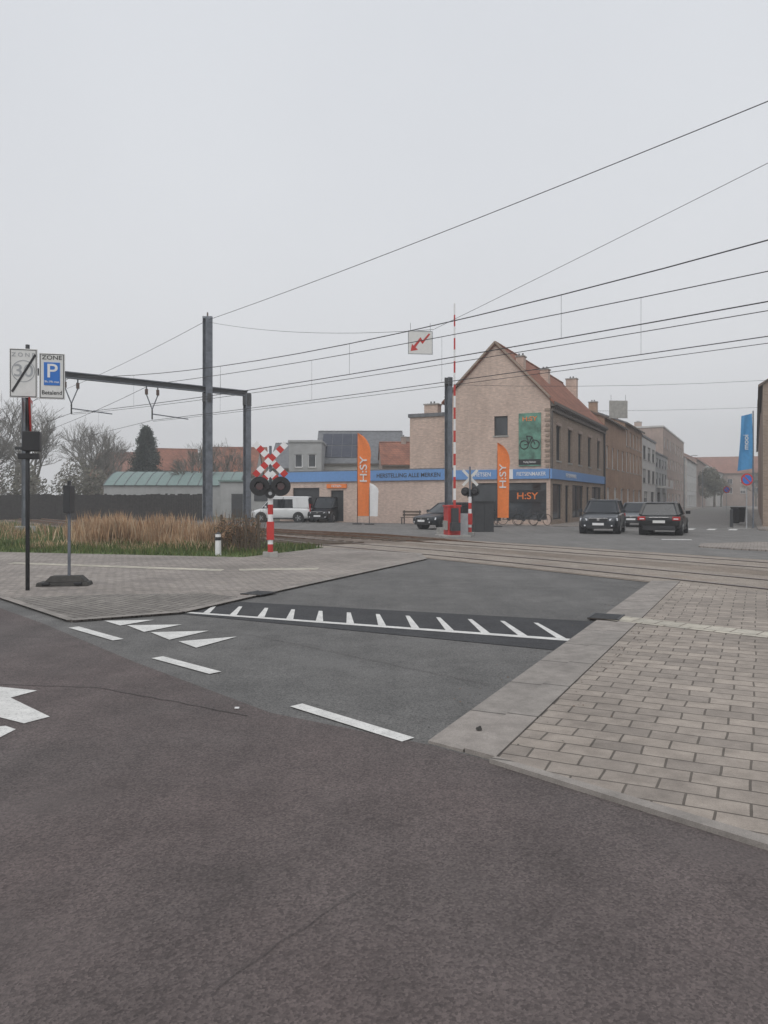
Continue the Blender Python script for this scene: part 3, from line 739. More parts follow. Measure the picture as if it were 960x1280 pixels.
tri = [(-.35, 3.35), (.35, 3.35), (0, 2.75)]; tri2 = [(-.22, 3.28), (.22, 3.28), (0, 2.89)]
def rp(x, y, z): v = R @ Vector((x, y, 0)); return (v.x, v.y, z)
b.face([rp(x, .06, z) for x, z in tri], M['steel_l']); b.face([rp(x, -.06, z) for x, z in tri], M['red_p']); b.face([rp(x, -.064, z) for x, z in tri2], M['wpaint'])
for (p_, q_) in ((0, 1), (1, 2), (2, 0)):
    b.face([rp(tri[p_][0], -.06, tri[p_][1]), rp(tri[q_][0], -.06, tri[q_][1]), rp(tri[q_][0], -.035, tri[q_][1]), rp(tri[p_][0], -.035, tri[p_][1])], M['red_p'])
b.build('give_way_panel', E)
b = MB(); b.box((.07, 0, 2.62), (.28, .2, .34), M['black']); b.box((.02, 0, 2.36), (.34, .12, .1), M['black']); b.box((-.05, 0, 2.5), (.3, .05, .05), M['dark']); b.build('lamp_boxes', E, bevel=.01)

E = empty('temporary_sign', (-5.8, 14.15, 0), math.radians(8))
b = MB(); b.box((0, 0, .96), (.045, .045, 1.85), M['steel']); b.build('pole', E)
b = MB(); b.box((.0, -.02, 1.62), (.12, .34, .5), M['dark']); b.box((0, .0, 1.9), (.05, .1, .12), M['dark']); b.build('sign_panel', E, bevel=.01)
b = MB()
b.loft([[(-.46, -.2, 0), (.46, -.2, 0), (.46, .2, 0), (-.46, .2, 0)], [(-.44, -.18, .07), (.44, -.18, .07), (.44, .18, .07), (-.44, .18, .07)]], M['rubber'])
b.loft([[(-.32, -.17, .072), (.40, -.17, .072), (.40, .17, .072), (-.32, .17, .072)], [(-.22, -.12, .18), (.30, -.12, .18), (.30, .12, .18), (-.22, .12, .18)]], M['rubber'])
for x in (-.28, .28): b.box((x, -.2, .05), (.14, .04, .05), M['black'])
b.build('rubber_foot', E, loc=(-.08, 0, .03), bevel=.012)

def bands(b, x, y, z0, z1, wd, n, first=0):
    for i in range(n):
        a = z0+(z1-z0)*i/n; c = z0+(z1-z0)*(i+1)/n
        b.tube((x, y, a), (x, y, c), wd, wd, M['red_p'] if (i+first) % 2 == 0 else M['wpaint'], 12)
def crossing_signal(loc, rz, back=False):
    E = empty('level_crossing_signal', loc, rz)
    b = MB(); bands(b, 0, 0, .1, 1.75, .075, 6); b.box((0, 0, .08), (.4, .4, .16), M['conc'])
    b.tube((0, 0, 1.75), (0, 0, 3.1), .04, .04, M['steel'], 10); b.box((0, .0, .75), (.2, .18, .5), M['red_p'])
    b.build('post', E, smooth=False)
    b = MB()
    for cz, half in (((2.72, False), (2.36, True)) if not back else ((2.6, False),)):
        for s_ in (-1, 1):
            n = 8; L_ = .62 if not back else .48
            dv = Vector((math.cos(math.radians(46))*s_, 0, math.sin(math.radians(46))))
            for i in (range(n) if not half else range(0, n//2)):
                a = (-L_+2*L_*i/n); c = (-L_+2*L_*(i+1)/n); yy = -.07-.012*(s_ > 0)-.03*half
                o_ = Vector((0, yy, cz)); mt = M['red_p'] if i % 2 == 0 else M['wpaint']
                if back: mt = M['signface']
                b.bar(o_+dv*a, o_+dv*c, .01, .17 if not back else .12, mt)
    b.build('st_andrews_cross', E)
    b = MB()
    def disc(x, z, r, y0, y1, mat, n=24):
        b.tube((x, y0, z), (x, y1, z), r, r, mat, n)
    k_ = 1 if not back else .75
    for x in (-.29*k_, .29*k_):
        disc(x, 1.98, .27*k_, -.13, -.10, M['black']); disc(x, 1.98, .10, -.15, -.131, M['lens'])
        b.tube((x, -.1, 1.98), (x, .12, 1.98), .13, .10, M['black'], 16)
        for k in range(10):
            a0 = math.radians(-10+20*k); a1 = math.radians(10+20*k)
            b.face([(x+.13*math.cos(a0), -.13, 1.98+.13*math.sin(a0)), (x+.13*math.cos(a1), -.13, 1.98+.13*math.sin(a1)), (x+.13*math.cos(a1), -.34, 1.97+.13*math.sin(a1)), (x+.13*math.cos(a0), -.34, 1.97+.13*math.sin(a0))], M['black'])
    disc(0, 1.78, .14, -.13, -.101, M['black']); disc(0, 1.78, .05, -.15, -.131, M['steel_l'])
    b.box((0, -.04, 1.98), (.5, .06, .08), M['dark'])
    b.build('flashing_lights', E)
crossing_signal((-3.15, 21.3, 0), math.radians(6))
crossing_signal((3.85, 34.4, 0), math.radians(165), True)
E = empty('level_crossing_barrier', (3.0, 33.6, 0), math.radians(10))
b = MB(); b.box((0, .1, .65), (.55, .8, 1.3), M['red_p']); b.box((0, .1, 1.34), (.62, .86, .08), M['red_p']); b.box((.5, .2, .5), (.35, .6, 1.0), M['steel_l']); b.box((-.33, 0, .5), (.1, .5, .4), M['conc'])
b.box((0, -.31, .7), (.3, .02, .5), M['dark']); b.box((0, 0, .04), (1.3, 1.2, .08), M['conc']); b.build('cabinet', E, bevel=.02)
b = MB()
for i in range(18):
    a = 1.1+i*.5; b.box((-.02, -.40, a+.25), (.10-.003*i, .07, .499), M['red_p'] if i % 2 == 0 else M['wpaint'])
b.box((-.02, -.45, .8), (.3, .16, .9), M['dark']); b.box((-.02, -.5, .45), (.4, .3, .35), M['dark']); b.build('boom', E)
b = MB(); b.box((0, 0, .75), (1.0, .5, 1.5), M['dark']); b.box((0, 0, 1.53), (1.1, .6, .06), M['dark']); b.box((0, -.26, .75), (.02, .02, 1.3), M['black'])
b.build('relay_cabinet', loc=(4.95, 38.5, 0), rz=.2, bevel=.01)
b = MB(); b.tube((0, 0, 0), (0, 0, .62), .09, .08, M['wpaint'], 12); b.tube((0, 0, .45), (0, 0, .54), .092, .09, M['black'], 12); b.tube((0, 0, .62), (0, 0, .68), .08, .03, M['dark'], 12)
b.build('marker_post', loc=(-4.75, 22.0, 0), smooth=False)
b = MB(); b.tube((0, 0, 0), (0, 0, .012), .022, .018, M['rubber'], 9); b.tube((.005, 0, .012), (.012, 0, .022), .012, .005, M['rubber'], 7); b.build('debris', loc=(.65, 5.26, .03))
b = MB(); b.box((0, 0, .008), (.035, .02, .012), M['wpaint']); b.build('litter', loc=(-1.12, 5.85, .009), bevel=.003)
b = MB(); lr = random.Random(31)
for _ in range(420):
    t = lr.random(); base = P0+(T0-P0)*t; o_ = abs(lr.gauss(0, .16)); side = -1 if lr.random() < .6 else 1
    p = base-nr*o_ if side < 0 else base+nr*(.55+o_)
    z0 = .009 if side < 0 else .032; s_ = lr.uniform(.004, .013); a = lr.uniform(0, 6.28)
    b.face([(p.x+s_*math.cos(a), p.y+s_*math.sin(a), z0), (p.x-s_*math.sin(a)*.7, p.y+s_*math.cos(a)*.7, z0+s_*.4), (p.x-s_*math.cos(a), p.y-s_*math.sin(a), z0)], lr.choice([M['wood'], M['rubber'], M['railrust']]))
b.build('kerbside_grit')

def feather(loc, rz, mat, h=5.2, wd=.85, txt='H:SY', ts=.8):
    E = empty('feather_flag', loc, rz); b = MB(); b.tube((0, 0, 0), (0, 0, h*.9), .025, .012, M['dark'], 8)
    rows = 22; L_ = []
    for i in range(rows+1):
        t = i/rows; z = .55+(h-.55)*t
        u = 0 if t < .72 else (t-.72)/.28
        right = wd*(1-.10*(1-t)) if t < .72 else wd*(1-.55*u**2.2)
        left = .02
        right = max(left+.02, right*(math.sqrt(max(0, 1-u**5))))
        L_.append((left, right, z))
    for (l0, r0, z0), (l1, r1, z1) in zip(L_, L_[1:]):
        m_ = 5
        for k in range(m_):
            f = lambda l, r, u, z: (l+(r-l)*u, .05*math.sin(u*5+z*1.3), z)
            b.face([f(l0, r0, k/m_, z0), f(l0, r0, (k+1)/m_, z0), f(l1, r1, (k+1)/m_, z1), f(l1, r1, k/m_, z1)], mat)
    b.box((0, 0, .05), (.6, .6, .06), M['dark']); b.build('flag', E)
    if txt: text('flag_text', txt, ts, (wd*.47, -.07, h*.6), (R90, math.radians(-90), 0), M['signface'], E, 1.3)
feather((-1.75, 50.3, 0), math.radians(0), M['orange'], 6.0, .9, 'H:SY', .66)
feather((6.7, 45.5, 0), math.radians(-6), M['orange'], 5.0, .75, 'H:SY', .56)
feather((-.95, 49.6, 0), 0, M['wpaint'], 2.7, .6, None)
E = empty('banner_pole', (21.1, 43.9, 0), 0); b = MB(); b.tube((0, 0, 0), (0, 0, 6.7), .05, .035, M['steel'], 10); b.build('pole', E)
b = MB()
for i in range(12):
    z0 = 3.4+3.15*i/12; z1 = 3.4+3.15*(i+1)/12
    f = lambda u, z: (-.06-u*(.62+.22*(6.5-z)/3.1), .07*math.sin(u*6+z), z-u*.15)
    for k in range(4): b.face([f(k/4, z0), f((k+1)/4, z0), f((k+1)/4, z1), f(k/4, z1)], M['bluef'])
b.build('banner', E)
text('banner_text', 'mooi', .42, (-.45, -.1, 4.9), (R90, math.radians(-90), 0), M['signface'], E)
def round_sign(loc, z, r, ring, face):
    E = empty('traffic_sign', loc, 0); b = MB(); b.tube((0, 0, 0), (0, 0, z+r), .035, .035, M['steel_l'], 8)
    b.tube((0, -.06, z), (0, -.04, z), r, r, ring, 24); b.tube((0, -.066, z), (0, -.061, z), r*.75, r*.75, face, 24)
    b.box((0, -.065, z), (r*1.5, .008, r*.2), ring, Matrix.Rotation(math.radians(45), 3, 'Y')); b.build('sign', E)
round_sign((20.3, 43.0, 0), 2.75, .34, M['red_p'], M['blue2'])
round_sign((33, 74, 0), 2.6, .32, M['red_p'], M['blue2'])
def lamp(loc, h, rz):
    E = empty('street_lamp', loc, rz); b = MB(); b.tube((0, 0, 0), (0, 0, h), .08, .05, M['steel'], 8); b.tube((0, 0, h), (1.3, 0, h+.25), .04, .035, M['steel'], 8)
    b.box((1.6, 0, h+.25), (.7, .22, .1), M['steel_l']); b.build('lamp', E)
lamp((*(Fp(75)+Vector((1.8, -.8))), 0), 8, 0); lamp((*(Fp(120)+Vector((1.8, -.8))), 0), 8, 0)
b = MB(); b.tube((0, 0, 0), (0, 0, .95), .09, .08, M['dark'], 10); b.tube((0, 0, .95), (0, 0, 1.02), .1, .05, M['dark'], 10); b.build('bollard', loc=(20.0, 44.2, .05))
b = MB(); b.loft([[(-.24, -.28, .1), (.24, -.28, .1), (.24, .28, .1), (-.24, .28, .1)], [(-.29, -.34, 1.0), (.29, -.34, 1.0), (.29, .36, 1.0), (-.29, .36, 1.0)]], M['black'])
b.box((0, 0, 1.04), (.62, .76, .07), M['black']); b.tube((-.3, .3, .1), (.3, .3, .1), .1, .1, M['tyre']); b.build('waste_bin', loc=(23.3, 50.5, .06), rz=.3, bevel=.01)
b = MB()
for k in range(3): b.box((0, -.16+k*.15, .46), (1.3, .12, .04), M['wood'])
for k in range(2): b.box((0, .26, .62+k*.2), (1.3, .03, .13), M['wood'])
for s_ in (-.55, .55):
    b.box((s_, -.18, .22), (.06, .06, .44), M['dark']); b.box((s_, .26, .46), (.06, .05, .92), M['dark']); b.box((s_, .04, .42), (.05, .42, .04), M['dark'])
b.build('park_bench', loc=(1.75, 50.6, 0), rz=-.4)

def bicycle(loc, rz, col):
    E = empty('bicycle', loc, rz); b = MB()
    for x in (-.52, .52):
        n = 20
        for i in range(n):
            a0, a1 = 2*math.pi*i/n, 2*math.pi*(i+1)/n
            b.tube((x+.33*math.cos(a0), 0, .34+.33*math.sin(a0)), (x+.33*math.cos(a1), 0, .34+.33*math.sin(a1)), .018, .018, M['tyre'], 5, False)
            if i % 2 == 0: b.tube((x, 0, .34), (x+.33*math.cos(a0), 0, .34+.33*math.sin(a0)), .003, .003, M['chrome'], 3, False)
    for a, c in (((-.52, .34), (-.1, .32)), ((-.1, .32), (-.22, .82)), ((-.52, .34), (-.2, .75)), ((-.1, .32), (.36, .78)), ((-.2, .72), (.34, .82)), ((.52, .34), (.36, .95))):
        b.tube((a[0], 0, a[1]), (c[0], 0, c[1]), .02, .02, col, 6)
    b.tube((.34, -.28, 1.0), (.34, .28, 1.0), .015, .015, M['black'], 6); b.tube((.36, 0, .93), (.34, 0, 1.0), .015, .015, M['chrome'], 6)
    b.box((-.24, 0, .88), (.26, .14, .05), M['black']); b.tube((-.1, -.1, .32), (-.1, .1, .32), .07, .07, M['dark'], 10)
    b.build('frame', E)
bicycle((8.7, 47.3, .05), .2, M['black']); bicycle((9.5, 46.6, .05), .5, M['dark']); bicycle((7.9, 47.9, .05), -.5, M['dark']); bicycle((6.0, 48.2, .05), .3, M['black']); bicycle((6.9, 48.7, .05), 1.0, M['dark']); bicycle((5.4, 47.6, 0.01), .9, M['black'])

# ------------------------------------------------------------------ vehicles
def car(name, loc, heading, L, W, Hh, col, kind='hatch'):
    E = empty(name, (loc[0], loc[1], .008), heading)
    hw = W/2; belt = {'hatch': .92, 'estate': .95, 'suv': 1.02, 'van': 1.05}[kind]*Hh/{'hatch': 1.47, 'estate': 1.5, 'suv': 1.62, 'van': 1.85}[kind]
    hood = belt-.08; zb = .22
    x0, x1 = -L/2, L/2
    if kind == 'estate': prof = [(x0, .84, .38, .72), (x0+.05, .95, .28, belt-.05), (x0+.25, .99, zb, belt), (x0+1, 1, zb, belt), (0, 1, zb, belt-.02), (x1-1.45, 1, zb, hood+.02), (x1-.9, .98, zb, hood-.05), (x1-.25, .93, zb+.02, hood-.17), (x1-.03, .82, .3, .62), (x1, .74, .36, .55)]
    elif kind == 'van': prof = [(x0, .90, .36, .85), (x0+.04, .97, .28, belt), (x0+.3, 1, zb, belt), (0, 1, zb, belt), (x1-1.3, 1, zb, belt), (x1-.8, .98, zb, belt-.05), (x1-.2, .93, zb+.02, belt-.25), (x1-.02, .84, .3, .75), (x1, .78, .36, .62)]
    else: prof = [(x0, .82, .38, .78), (x0+.05, .93, .3, belt-.06), (x0+.3, .99, zb, belt+.01), (0, 1, zb, belt-.02), (x1-1.25, 1, zb, hood+.03), (x1-.8, .98, zb, hood-.03), (x1-.22, .93, zb+.03, hood-.13), (x1-.03, .84, .3, .70), (x1, .76, .36, .6)]
    secs = []
    for (x, wf, z0, z1) in prof:
        w_ = hw*wf; h_ = z1-z0
        half = [(.0, z0), (w_*.84, z0), (w_*.955, z0+h_*.12), (w_*.985, z0+h_*.4), (w_, z0+h_*.66), (w_*.965, z0+h_*.9), (w_*.88, z1), (w_*.45, z1+.02), (0, z1+.025)]
        secs.append([(x, y, z) for y, z in half]+[(x, -y, z) for y, z in half[-2:0:-1]])
    b = MB(); b.loft(secs, col); b.build('body', E, smooth=True, sub=1)
    if kind == 'estate': g0, g1, t0, t1 = x0+.12, x1-1.30, x0+.42, x1-2.15
    elif kind == 'van': g0, g1, t0, t1 = x0+.06, x1-.78, x0+.14, x1-1.45
    elif kind == 'suv': g0, g1, t0, t1 = x0+.12, x1-1.12, x0+.42, x1-1.85
    else: g0, g1, t0, t1 = x0+.14, x1-1.05, x0+.55, x1-1.85
    wb_ = hw*.93; wt = hw*(.74 if kind != 'van' else .84); zt = Hh-.07; zb_ = belt-.03
    def ring(x_0, x_1, wd, z):
        c = .12
        return [(x_0, -wd+c, z), (x_0+c, -wd, z), (x_1-c*1.5, -wd, z), (x_1, -wd+c*1.8, z), (x_1+.05, 0, z), (x_1, wd-c*1.8, z), (x_1-c*1.5, wd, z), (x_0+c, wd, z), (x_0, wd-c, z), (x_0-.02, 0, z)]
    b = MB(); b.loft([ring(g0, g1, wb_, zb_), ring(t0, t1, wt, zt)], M['carglass']); b.build('windows', E, smooth=False)
    b = MB(); b.loft([ring(t0-.02, t1+.03, wt+.012, zt-.02), ring(t0, t1, wt-.01, zt+.035), ring(t0+.15, t1-.15, wt-.12, zt+.065)], col)
    b.build('roof', E, smooth=True)
    b = MB()
    for s_ in (-1, 1):
        b.bar((g1-.12, s_*(wb_-.06), zb_), (t1-.10, s_*(wt-.03), zt), .055, .05, col, (0, 1, 0))
        b.bar((g0+.08, s_*(wb_-.03), zb_), (t0+.10, s_*(wt-.02), zt), .07 if kind == 'suv' else .09, .13, col, (0, 1, 0))
        mx = (g0*.42+g1*.58)-.1; b.bar((mx+.05, s_*(wb_-.003), zb_), (mx-.08, s_*(wt+.004), zt), .02, .09, M['black'], (0, 1, 0))
        if kind != 'hatch': mx2 = g0*.75+g1*.25; b.bar((mx2-.05, s_*(wb_-.003), zb_), (mx2+.05, s_*(wt+.004), zt), .02, .09, col, (0, 1, 0))
        if kind in ('estate', 'suv'): b.tube((t0+.15, s_*(wt-.1), zt+.1), (t1-.25, s_*(wt-.1), zt+.1), .018, .018, M['steel_l'], 6)
        b.box((g1-.45, s_*(hw+.09), belt+.06), (.13, .2, .14), col)
        b.box((mx-.25, s_*(hw*.985), belt-.14), (.18, .03, .03), col); b.box((0, s_*(hw-.04), zb+.05), (L-2.0, .05, .1), M['black'])
    if kind == 'van':
        for s_ in (-1, 1):
            b.hexa([(g0+.1, s_*(wb_+.0), zb_), (g0+1.2, s_*(wb_+.0), zb_), (g0+1.2, s_*(wb_-.2), zb_), (g0+.1, s_*(wb_-.2), zb_), (t0+.12, s_*(wt+.008), zt), (t0+1.15, s_*(wt+.008), zt), (t0+1.15, s_*(wt-.2), zt), (t0+.12, s_*(wt-.2), zt)], col)
            b.hexa([(t0, s_*(wt+.02), zt-.14), (t1-.1, s_*(wt+.02), zt-.14), (t1-.1, s_*(wt-.2), zt-.14), (t0, s_*(wt-.2), zt-.14), (t0, s_*(wt), zt+.01), (t1-.1, s_*(wt), zt+.01), (t1-.1, s_*(wt-.2), zt+.01), (t0, s_*(wt-.2), zt+.01)], col)
    b.build('pillars', E, bevel=.012)
    R_ = {'suv': .36, 'van': .33}.get(kind, .325)
    for nm, x in (('front', x1-.86), ('rear', x0+.86)):
        for s_ in (-1, 1):
            b = MB()
            b.tube((x, s_*(hw-.3), R_+.03), (x, s_*(hw+.003), R_+.03), R_+.07, R_+.07, M['black'], 24)
            b.tube((x, s_*(hw-.22), R_), (x, s_*(hw+.012), R_), R_, R_, M['tyre'], 24)
            b.tube((x, s_*(hw-.02), R_), (x, s_*(hw+.018), R_), R_*.66, R_*.64, M['dark'], 20)
            for k in range(5):
                a = 2*math.pi*k/5
                b.bar((x, s_*(hw+.024), R_), (x+R_*.6*math.cos(a), s_*(hw+.024), R_+R_*.6*math.sin(a)), .05, .012, M['rim'], (0, 1, 0))
            b.tube((x, s_*(hw+.015), R_), (x, s_*(hw+.032), R_), .05, .05, M['rim'], 10)
            b.build('wheel_'+nm, E)
    b = MB(); zf = hood-.27
    for s_ in (-1, 1):
        b.loft([[(x1-.34, s_*hw*.90, zf-.05), (x1-.34, s_*hw*.90, zf+.08), (x1-.12, s_*hw*.58, zf+.05), (x1-.12, s_*hw*.58, zf-.04)],
                [(x1-.22, s_*hw*.94, zf-.05), (x1-.28, s_*hw*.93, zf+.08), (x1+.0, s_*hw*.54, zf+.05), (x1+.02, s_*hw*.54, zf-.04)]], M['head'])
        b.box((x1-.06, s_*hw*.66, .40), (.1, .22, .10), M['black']); b.tube((x1-.02, s_*hw*.66, .40), (x1+.01, s_*hw*.66, .40), .04, .04, M['head'], 12)
    b.box((x1-.0, 0, zf+.0), (.07, hw*.92, .16), M['black']); b.box((x1+.03, 0, zf+.075), (.03, hw*.94, .02), M['chrome']); b.box((x1+.035, 0, zf), (.03, .12, .09), M['chrome'])
    b.box((x1-.03, 0, .34), (.12, hw*1.15, .16), M['black']); b.box((x1+.045, 0, .47), (.012, .52, .11), M['wpaint'])
    for s_ in (-1, 1):
        if kind in ('van',): b.box((x0+.02, s_*hw*.90, 1.05), (.07, .12, .55), M['tail'])
        else:
            b.box((x0+.03, s_*hw*.80, belt-.18), (.14, hw*.36, .17), M['tail']); b.box((x0+.012, s_*hw*.78, belt-.2), (.13, hw*.22, .045), M['head'])
    b.box((x0+.03, 0, .34), (.14, hw*1.5, .2), M['black']); b.box((x0-.015, 0, .62 if kind != 'suv' else .7), (.03, .52, .12), M['signface'])
    b.box((x0+.0, 0, belt-.14), (.06, hw*.9, .03), M['chrome']); b.tube((x0-.03, hw*.55, .3), (x0+.1, hw*.55, .3), .035, .035, M['chrome'], 8)
    b.build('lights_and_trim', E, bevel=.008)
    return E
def carpaint(n, c): return simple(n, c, .3, .1, .04, 2, .4, .35)
CW = simple('car_white', (.68, .69, .69), .3, 0, .03, 2, .5, .6)
CB = carpaint('car_black', (.010, .010, .011)); CG = carpaint('car_grey', (.030, .034, .040)); CS = carpaint('car_silver', (.12, .13, .14))
ad = math.atan2(.9, .435)
car('car', (13.25, 36.3), ad, 4.6, 1.84, 1.50, CB, 'estate')
car('suv_car', (10.75, 37.7), ad+math.pi+math.radians(4), 4.25, 1.84, 1.62, CG, 'suv')
car('car', (15.35, 46.8), ad+math.pi, 4.2, 1.76, 1.47, CS, 'hatch')
car('parked_car', (3.55, 42.8), math.radians(222), 4.1, 1.74, 1.48, CG, 'hatch')
car('white_van', (-7.35, 55.4), math.radians(176), 4.4, 1.85, 1.86, CW, 'van')
car('black_van', (-4.05, 56.0), math.radians(252), 4.2, 1.80, 1.84, CB, 'van')

# ------------------------------------------------------------------ vegetation
def veg(name, c, var=.35, sc=1.5):
    return simple(name, c, .9, 0, var, sc, .2)
M['grass'] = veg('grass_green', (.098, .135, .045)); M['grass2'] = veg('grass_yellowish', (.17, .17, .075)); M['grass3'] = veg('grass_deep', (.065, .095, .035))
M['reed'] = veg('reed_dry', (.44, .29, .18)); M['reed2'] = veg('reed_brown', (.32, .20, .125)); M['reed3'] = veg('reed_pale', (.52, .40, .28))
M['conifer'] = veg('conifer_leaf', (.035, .052, .04)); M['conifer2'] = veg('conifer_leaf_light', (.06, .08, .06))
M['bark'] = veg('bark', (.16, .14, .12)); M['bark_far'] = veg('bark_far', (.17, .16, .14), .15)  # bark_far is a paler bark with distance haze in its base colour
M['shrub'] = veg('shrub_olive', (.15, .145, .10)); M['shrub2'] = veg('shrub_grey', (.18, .17, .14)); M['ivy'] = veg('ivy', (.05, .07, .03))
def inpoly(x, y, P):
    r = False; j = len(P)-1
    for i in range(len(P)):
        if (P[i][1] > y) != (P[j][1] > y) and x < (P[j][0]-P[i][0])*(y-P[i][1])/(P[j][1]-P[i][1])+P[i][0]: r = not r
        j = i
    return r
def blades(name, poly, n, h0, h1, w_, mats, dens=None, lean=.3):
    b = MB(); xs = [p[0] for p in poly]; ys = [p[1] for p in poly]; k = 0; tries = 0
    while k < n and tries < n*8:
        tries += 1
        x = random.uniform(min(xs), max(xs)); y = random.uniform(min(ys), max(ys))
        if not inpoly(x, y, poly): continue
        if dens and random.random() > dens(x, y): continue
        h = random.uniform(h0, h1)*(.75+.35*math.sin(x*1.7+y)*math.cos(y*1.3)); a = random.uniform(0, math.pi); ww = w_*random.uniform(.6, 1.3)
        dx, dy = math.cos(a)*ww, math.sin(a)*ww; lx, ly = random.uniform(-lean, lean)*h, random.uniform(-lean, lean)*h
        b.face([(x-dx, y-dy, 0), (x+dx, y+dy, 0), (x+dx*.6+lx*.4, y+dy*.6+ly*.4, h*.6), (x+lx, y+ly, h)], random.choice(mats)); k += 1
    return b.build(name)
gp = [(-40, 42), (-20, 28.1), (-11.5, 23.25), (-3.84, 21.15), (-1.95, 25.4), (-3.9, 28.2), (-11.5, 35.5), (-24, 50), (-40, 70)]
sheet('grass_verge', gp, .018, M['grass'])
blades('grass', gp, 36000, .10, .30, .013, [M['grass'], M['grass'], M['grass2'], M['grass3']], lambda x, y: 1 if y < 27.5 else .25)
clump = lambda x, y: .25+.75*max(0, math.sin(x*1.9+1)*math.sin(y*1.4+x*.5))
blades('dry_reeds', [(-10.3, 26.2), (-6.0, 25.4), (-5.2, 27.2), (-7, 31), (-12, 34), (-13, 31)], 7000, .6, 1.18, .009, [M['reed'], M['reed2'], M['reed3'], M['reed']], clump, .2)
blades('dry_reeds', [(-40, 46), (-22, 32.5), (-12, 28.5), (-12, 34), (-24, 48), (-40, 62)], 9000, .25, .62, .014, [M['reed'], M['reed2'], M['reed3'], M['grass2'], M['grass']], clump, .35)
blades('dry_grass', [(-12, 25), (-4.5, 23.4), (-4.0, 25.5), (-11, 27)], 2500, .15, .42, .007, [M['reed'], M['grass2'], M['grass'], M['reed3']], clump, .4)

def cloud(b, blobs, n, s, mats, seed=0):
    rnd = random.Random(seed)
    tot = sum(bl[3]*bl[4]*bl[5] for bl in blobs)
    for (cx, cy, cz, rx, ry, rz2) in blobs:
        for _ in range(int(n*rx*ry*rz2/tot)):
            while True:
                v = Vector((rnd.uniform(-1, 1), rnd.uniform(-1, 1), rnd.uniform(-1, 1)))
                if v.length <= 1 and rnd.random() < .25+v.length**2: break
            c = Vector((cx+v.x*rx, cy+v.y*ry, cz+v.z*rz2))
            if c.z < .02: continue
            a = Vector((rnd.gauss(0, 1), rnd.gauss(0, 1), rnd.gauss(0, 1))).normalized(); d = a.orthogonal().normalized()
            e = a.cross(d); ss = s*rnd.uniform(.5, 1.4)
            b.face([c-d*ss, c+e*ss*.5, c+d*ss, c-e*ss*.5], mats[0] if rnd.random() < .6 else rnd.choice(mats))
b = MB(); rr = random.Random(3)
bl = [(rr.uniform(-5.2, -3.9), rr.uniform(23.3, 25.0), rr.uniform(.2, .8), .35, .35, .3) for _ in range(12)]
cloud(b, bl, 3500, .035, [M['reed2'], M['ivy'], M['wood'], M['reed2']], 5)
for _ in range(160):
    x, y = rr.uniform(-5.2, -3.8), rr.uniform(23.2, 25.2); b.tube((x, y, 0), (x+rr.uniform(-.3, .3), y+rr.uniform(-.3, .3), rr.uniform(.7, 1.35)), .008, .004, M['wood'], 4, False)
for k in range(4): b.tube((-5.0+k*.38, 23.6, 0), (-5.0+k*.38, 23.6, 1.15), .04, .035, M['wood'], 6)
b.build('bramble_thicket')

def bare_tree_mesh(name, seed, h, mat, levels=6, spread=.5):
    rnd = random.Random(seed); b = MB()
    def grow(p, d, L_, r, lv):
        q = p+d*L_
        b.tube(p, q, r, r*.68, mat, 6 if lv > 3 else 3, False)
        if lv == 0: return
        n = 3 if lv > 1 else 4
        if lv == levels: n = 4
        for k in range(n):
            t = .45+.55*(k+1)/n
            st = p+d*L_*t
            ax = Vector((rnd.gauss(0, 1), rnd.gauss(0, 1), rnd.gauss(0, .4))).normalized()
            nd = (d+ax*spread*rnd.uniform(.6, 1.4)+Vector((0, 0, .12))).normalized()
            grow(st, nd, L_*rnd.uniform(.62, .85), max(r*.58, .013), lv-1)
    grow(Vector((0, 0, 0)), Vector((0, 0, 1)), h*.28, h*.022, levels)
    return b.build(name)
t1 = bare_tree_mesh('bare_tree', 11, 11, M['bark_far']); t2 = bare_tree_mesh('bare_tree', 23, 11, M['bark_far'], 6, .62)
t1.location = (-42, 92, 0); t1.scale = (1.25,)*3; t2.location = (-37.5, 96, 0); t2.scale = (1.15,)*3
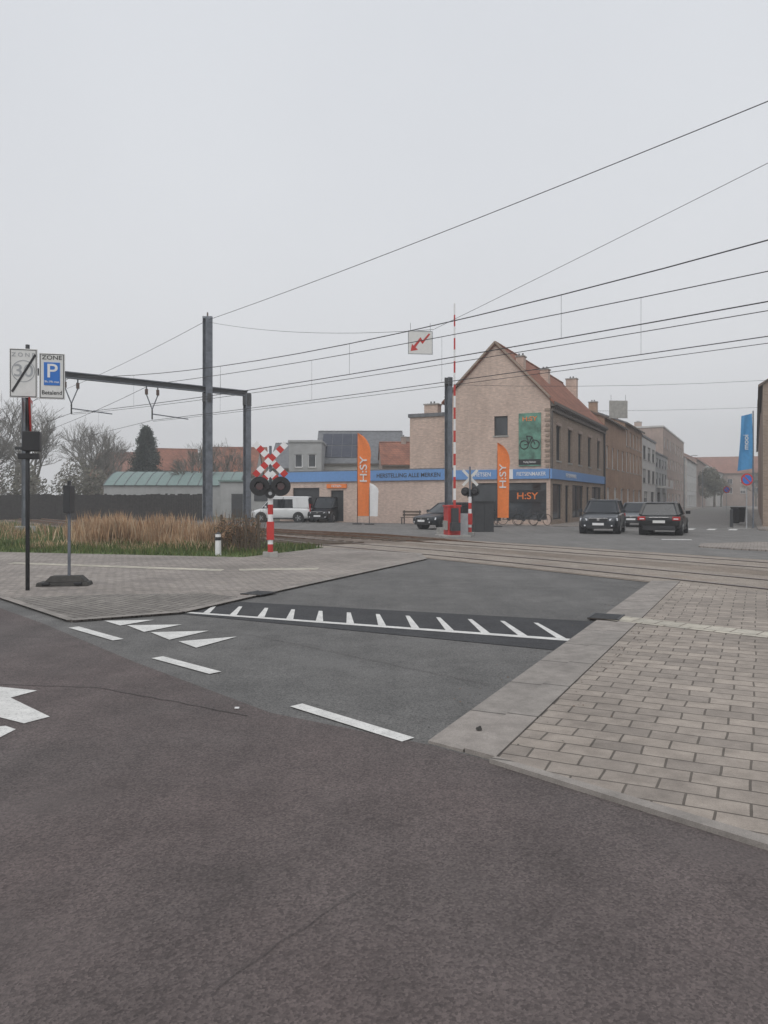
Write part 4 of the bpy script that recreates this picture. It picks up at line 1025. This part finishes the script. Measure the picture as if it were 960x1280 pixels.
for i, (x, y, s_) in enumerate(((-47, 98, 1.5), (-53, 98, 1.35), (-36.0, 104, 1.05), (-41, 110, 1.35), (-24.2, 102, .95), (-19, 78, .8), (-16.5, 84, .8), (-44.5, 84, 1.1), (-56, 110, 1.6), (4, 105, .8), (92, 190, 1.0), (79, 180, .8), (-66, 120, 1.7), (-33.5, 90, .8), (-49, 90, 1.2))):
    o = bpy.data.objects.new('bare_tree', (t1 if i % 2 else t2).data); COL.objects.link(o); o.location = (x, y, 0); o.scale = (s_,)*3; o.rotation_euler = (0, 0, i*1.3)
b = MB(); rr = random.Random(9); bl = []
for i in range(60):
    x = -78+i*.85; bl.append((x+rr.uniform(-1, 1), 84+rr.uniform(-5, 5), rr.uniform(1.8, 4.6), rr.uniform(1.2, 2.4), 1.6, rr.uniform(1, 2.4)))
cloud(b, bl, 26000, .15, [M['shrub2'], M['shrub'], M['shrub2']], 4); b.build('shrub_mass')
b = MB(); rr = random.Random(12); b.tube((0, 0, 0), (0, 0, 9), .22, .04, M['bark'], 8)
for i in range(560):
    t = rr.random()**.8; z = .8+9.6*t; rad = (3.1*(1-t)**.72+.08)*rr.uniform(.66, 1.12)*(1+.14*math.sin(z*3)); a = rr.uniform(0, 2*math.pi)
    tip = Vector((rad*math.cos(a), rad*math.sin(a), z-.15*rad)); base = Vector((0, 0, z+.25))
    b.tube(base, tip, .03, .01, M['bark'], 3, False)
    for k in range(38):
        u = rr.uniform(.35, 1.02); c = base+(tip-base)*u+Vector((rr.gauss(0, .18), rr.gauss(0, .18), rr.gauss(0, .18)))
        d = (Vector((math.cos(a), math.sin(a), .5))+Vector((rr.gauss(0, .5), rr.gauss(0, .5), rr.gauss(0, .5)))).normalized(); s_ = rr.uniform(.14, .30); e = d.orthogonal().normalized()
        b.face([c, c+d*s_*.5+e*s_*.25, c+d*s_, c+d*s_*.5-e*s_*.25], M['conifer'] if rr.random() < .7 else M['conifer2'])
b.build('conifer_tree', loc=(-29.4, 95, 0))
b = MB(); b.tube((0, 0, 0), (0, 0, 5), .3, .15, M['bark'], 8)
cloud(b, [(rr.uniform(-2.2, 2.2), rr.uniform(-2, 2), rr.uniform(3.0, 7.6), 1.7, 1.7, 1.5) for _ in range(12)], 7000, .2, [M['shrub'], M['shrub2'], M['shrub2']], 8)
b.build('street_tree', loc=(74, 172, 0))
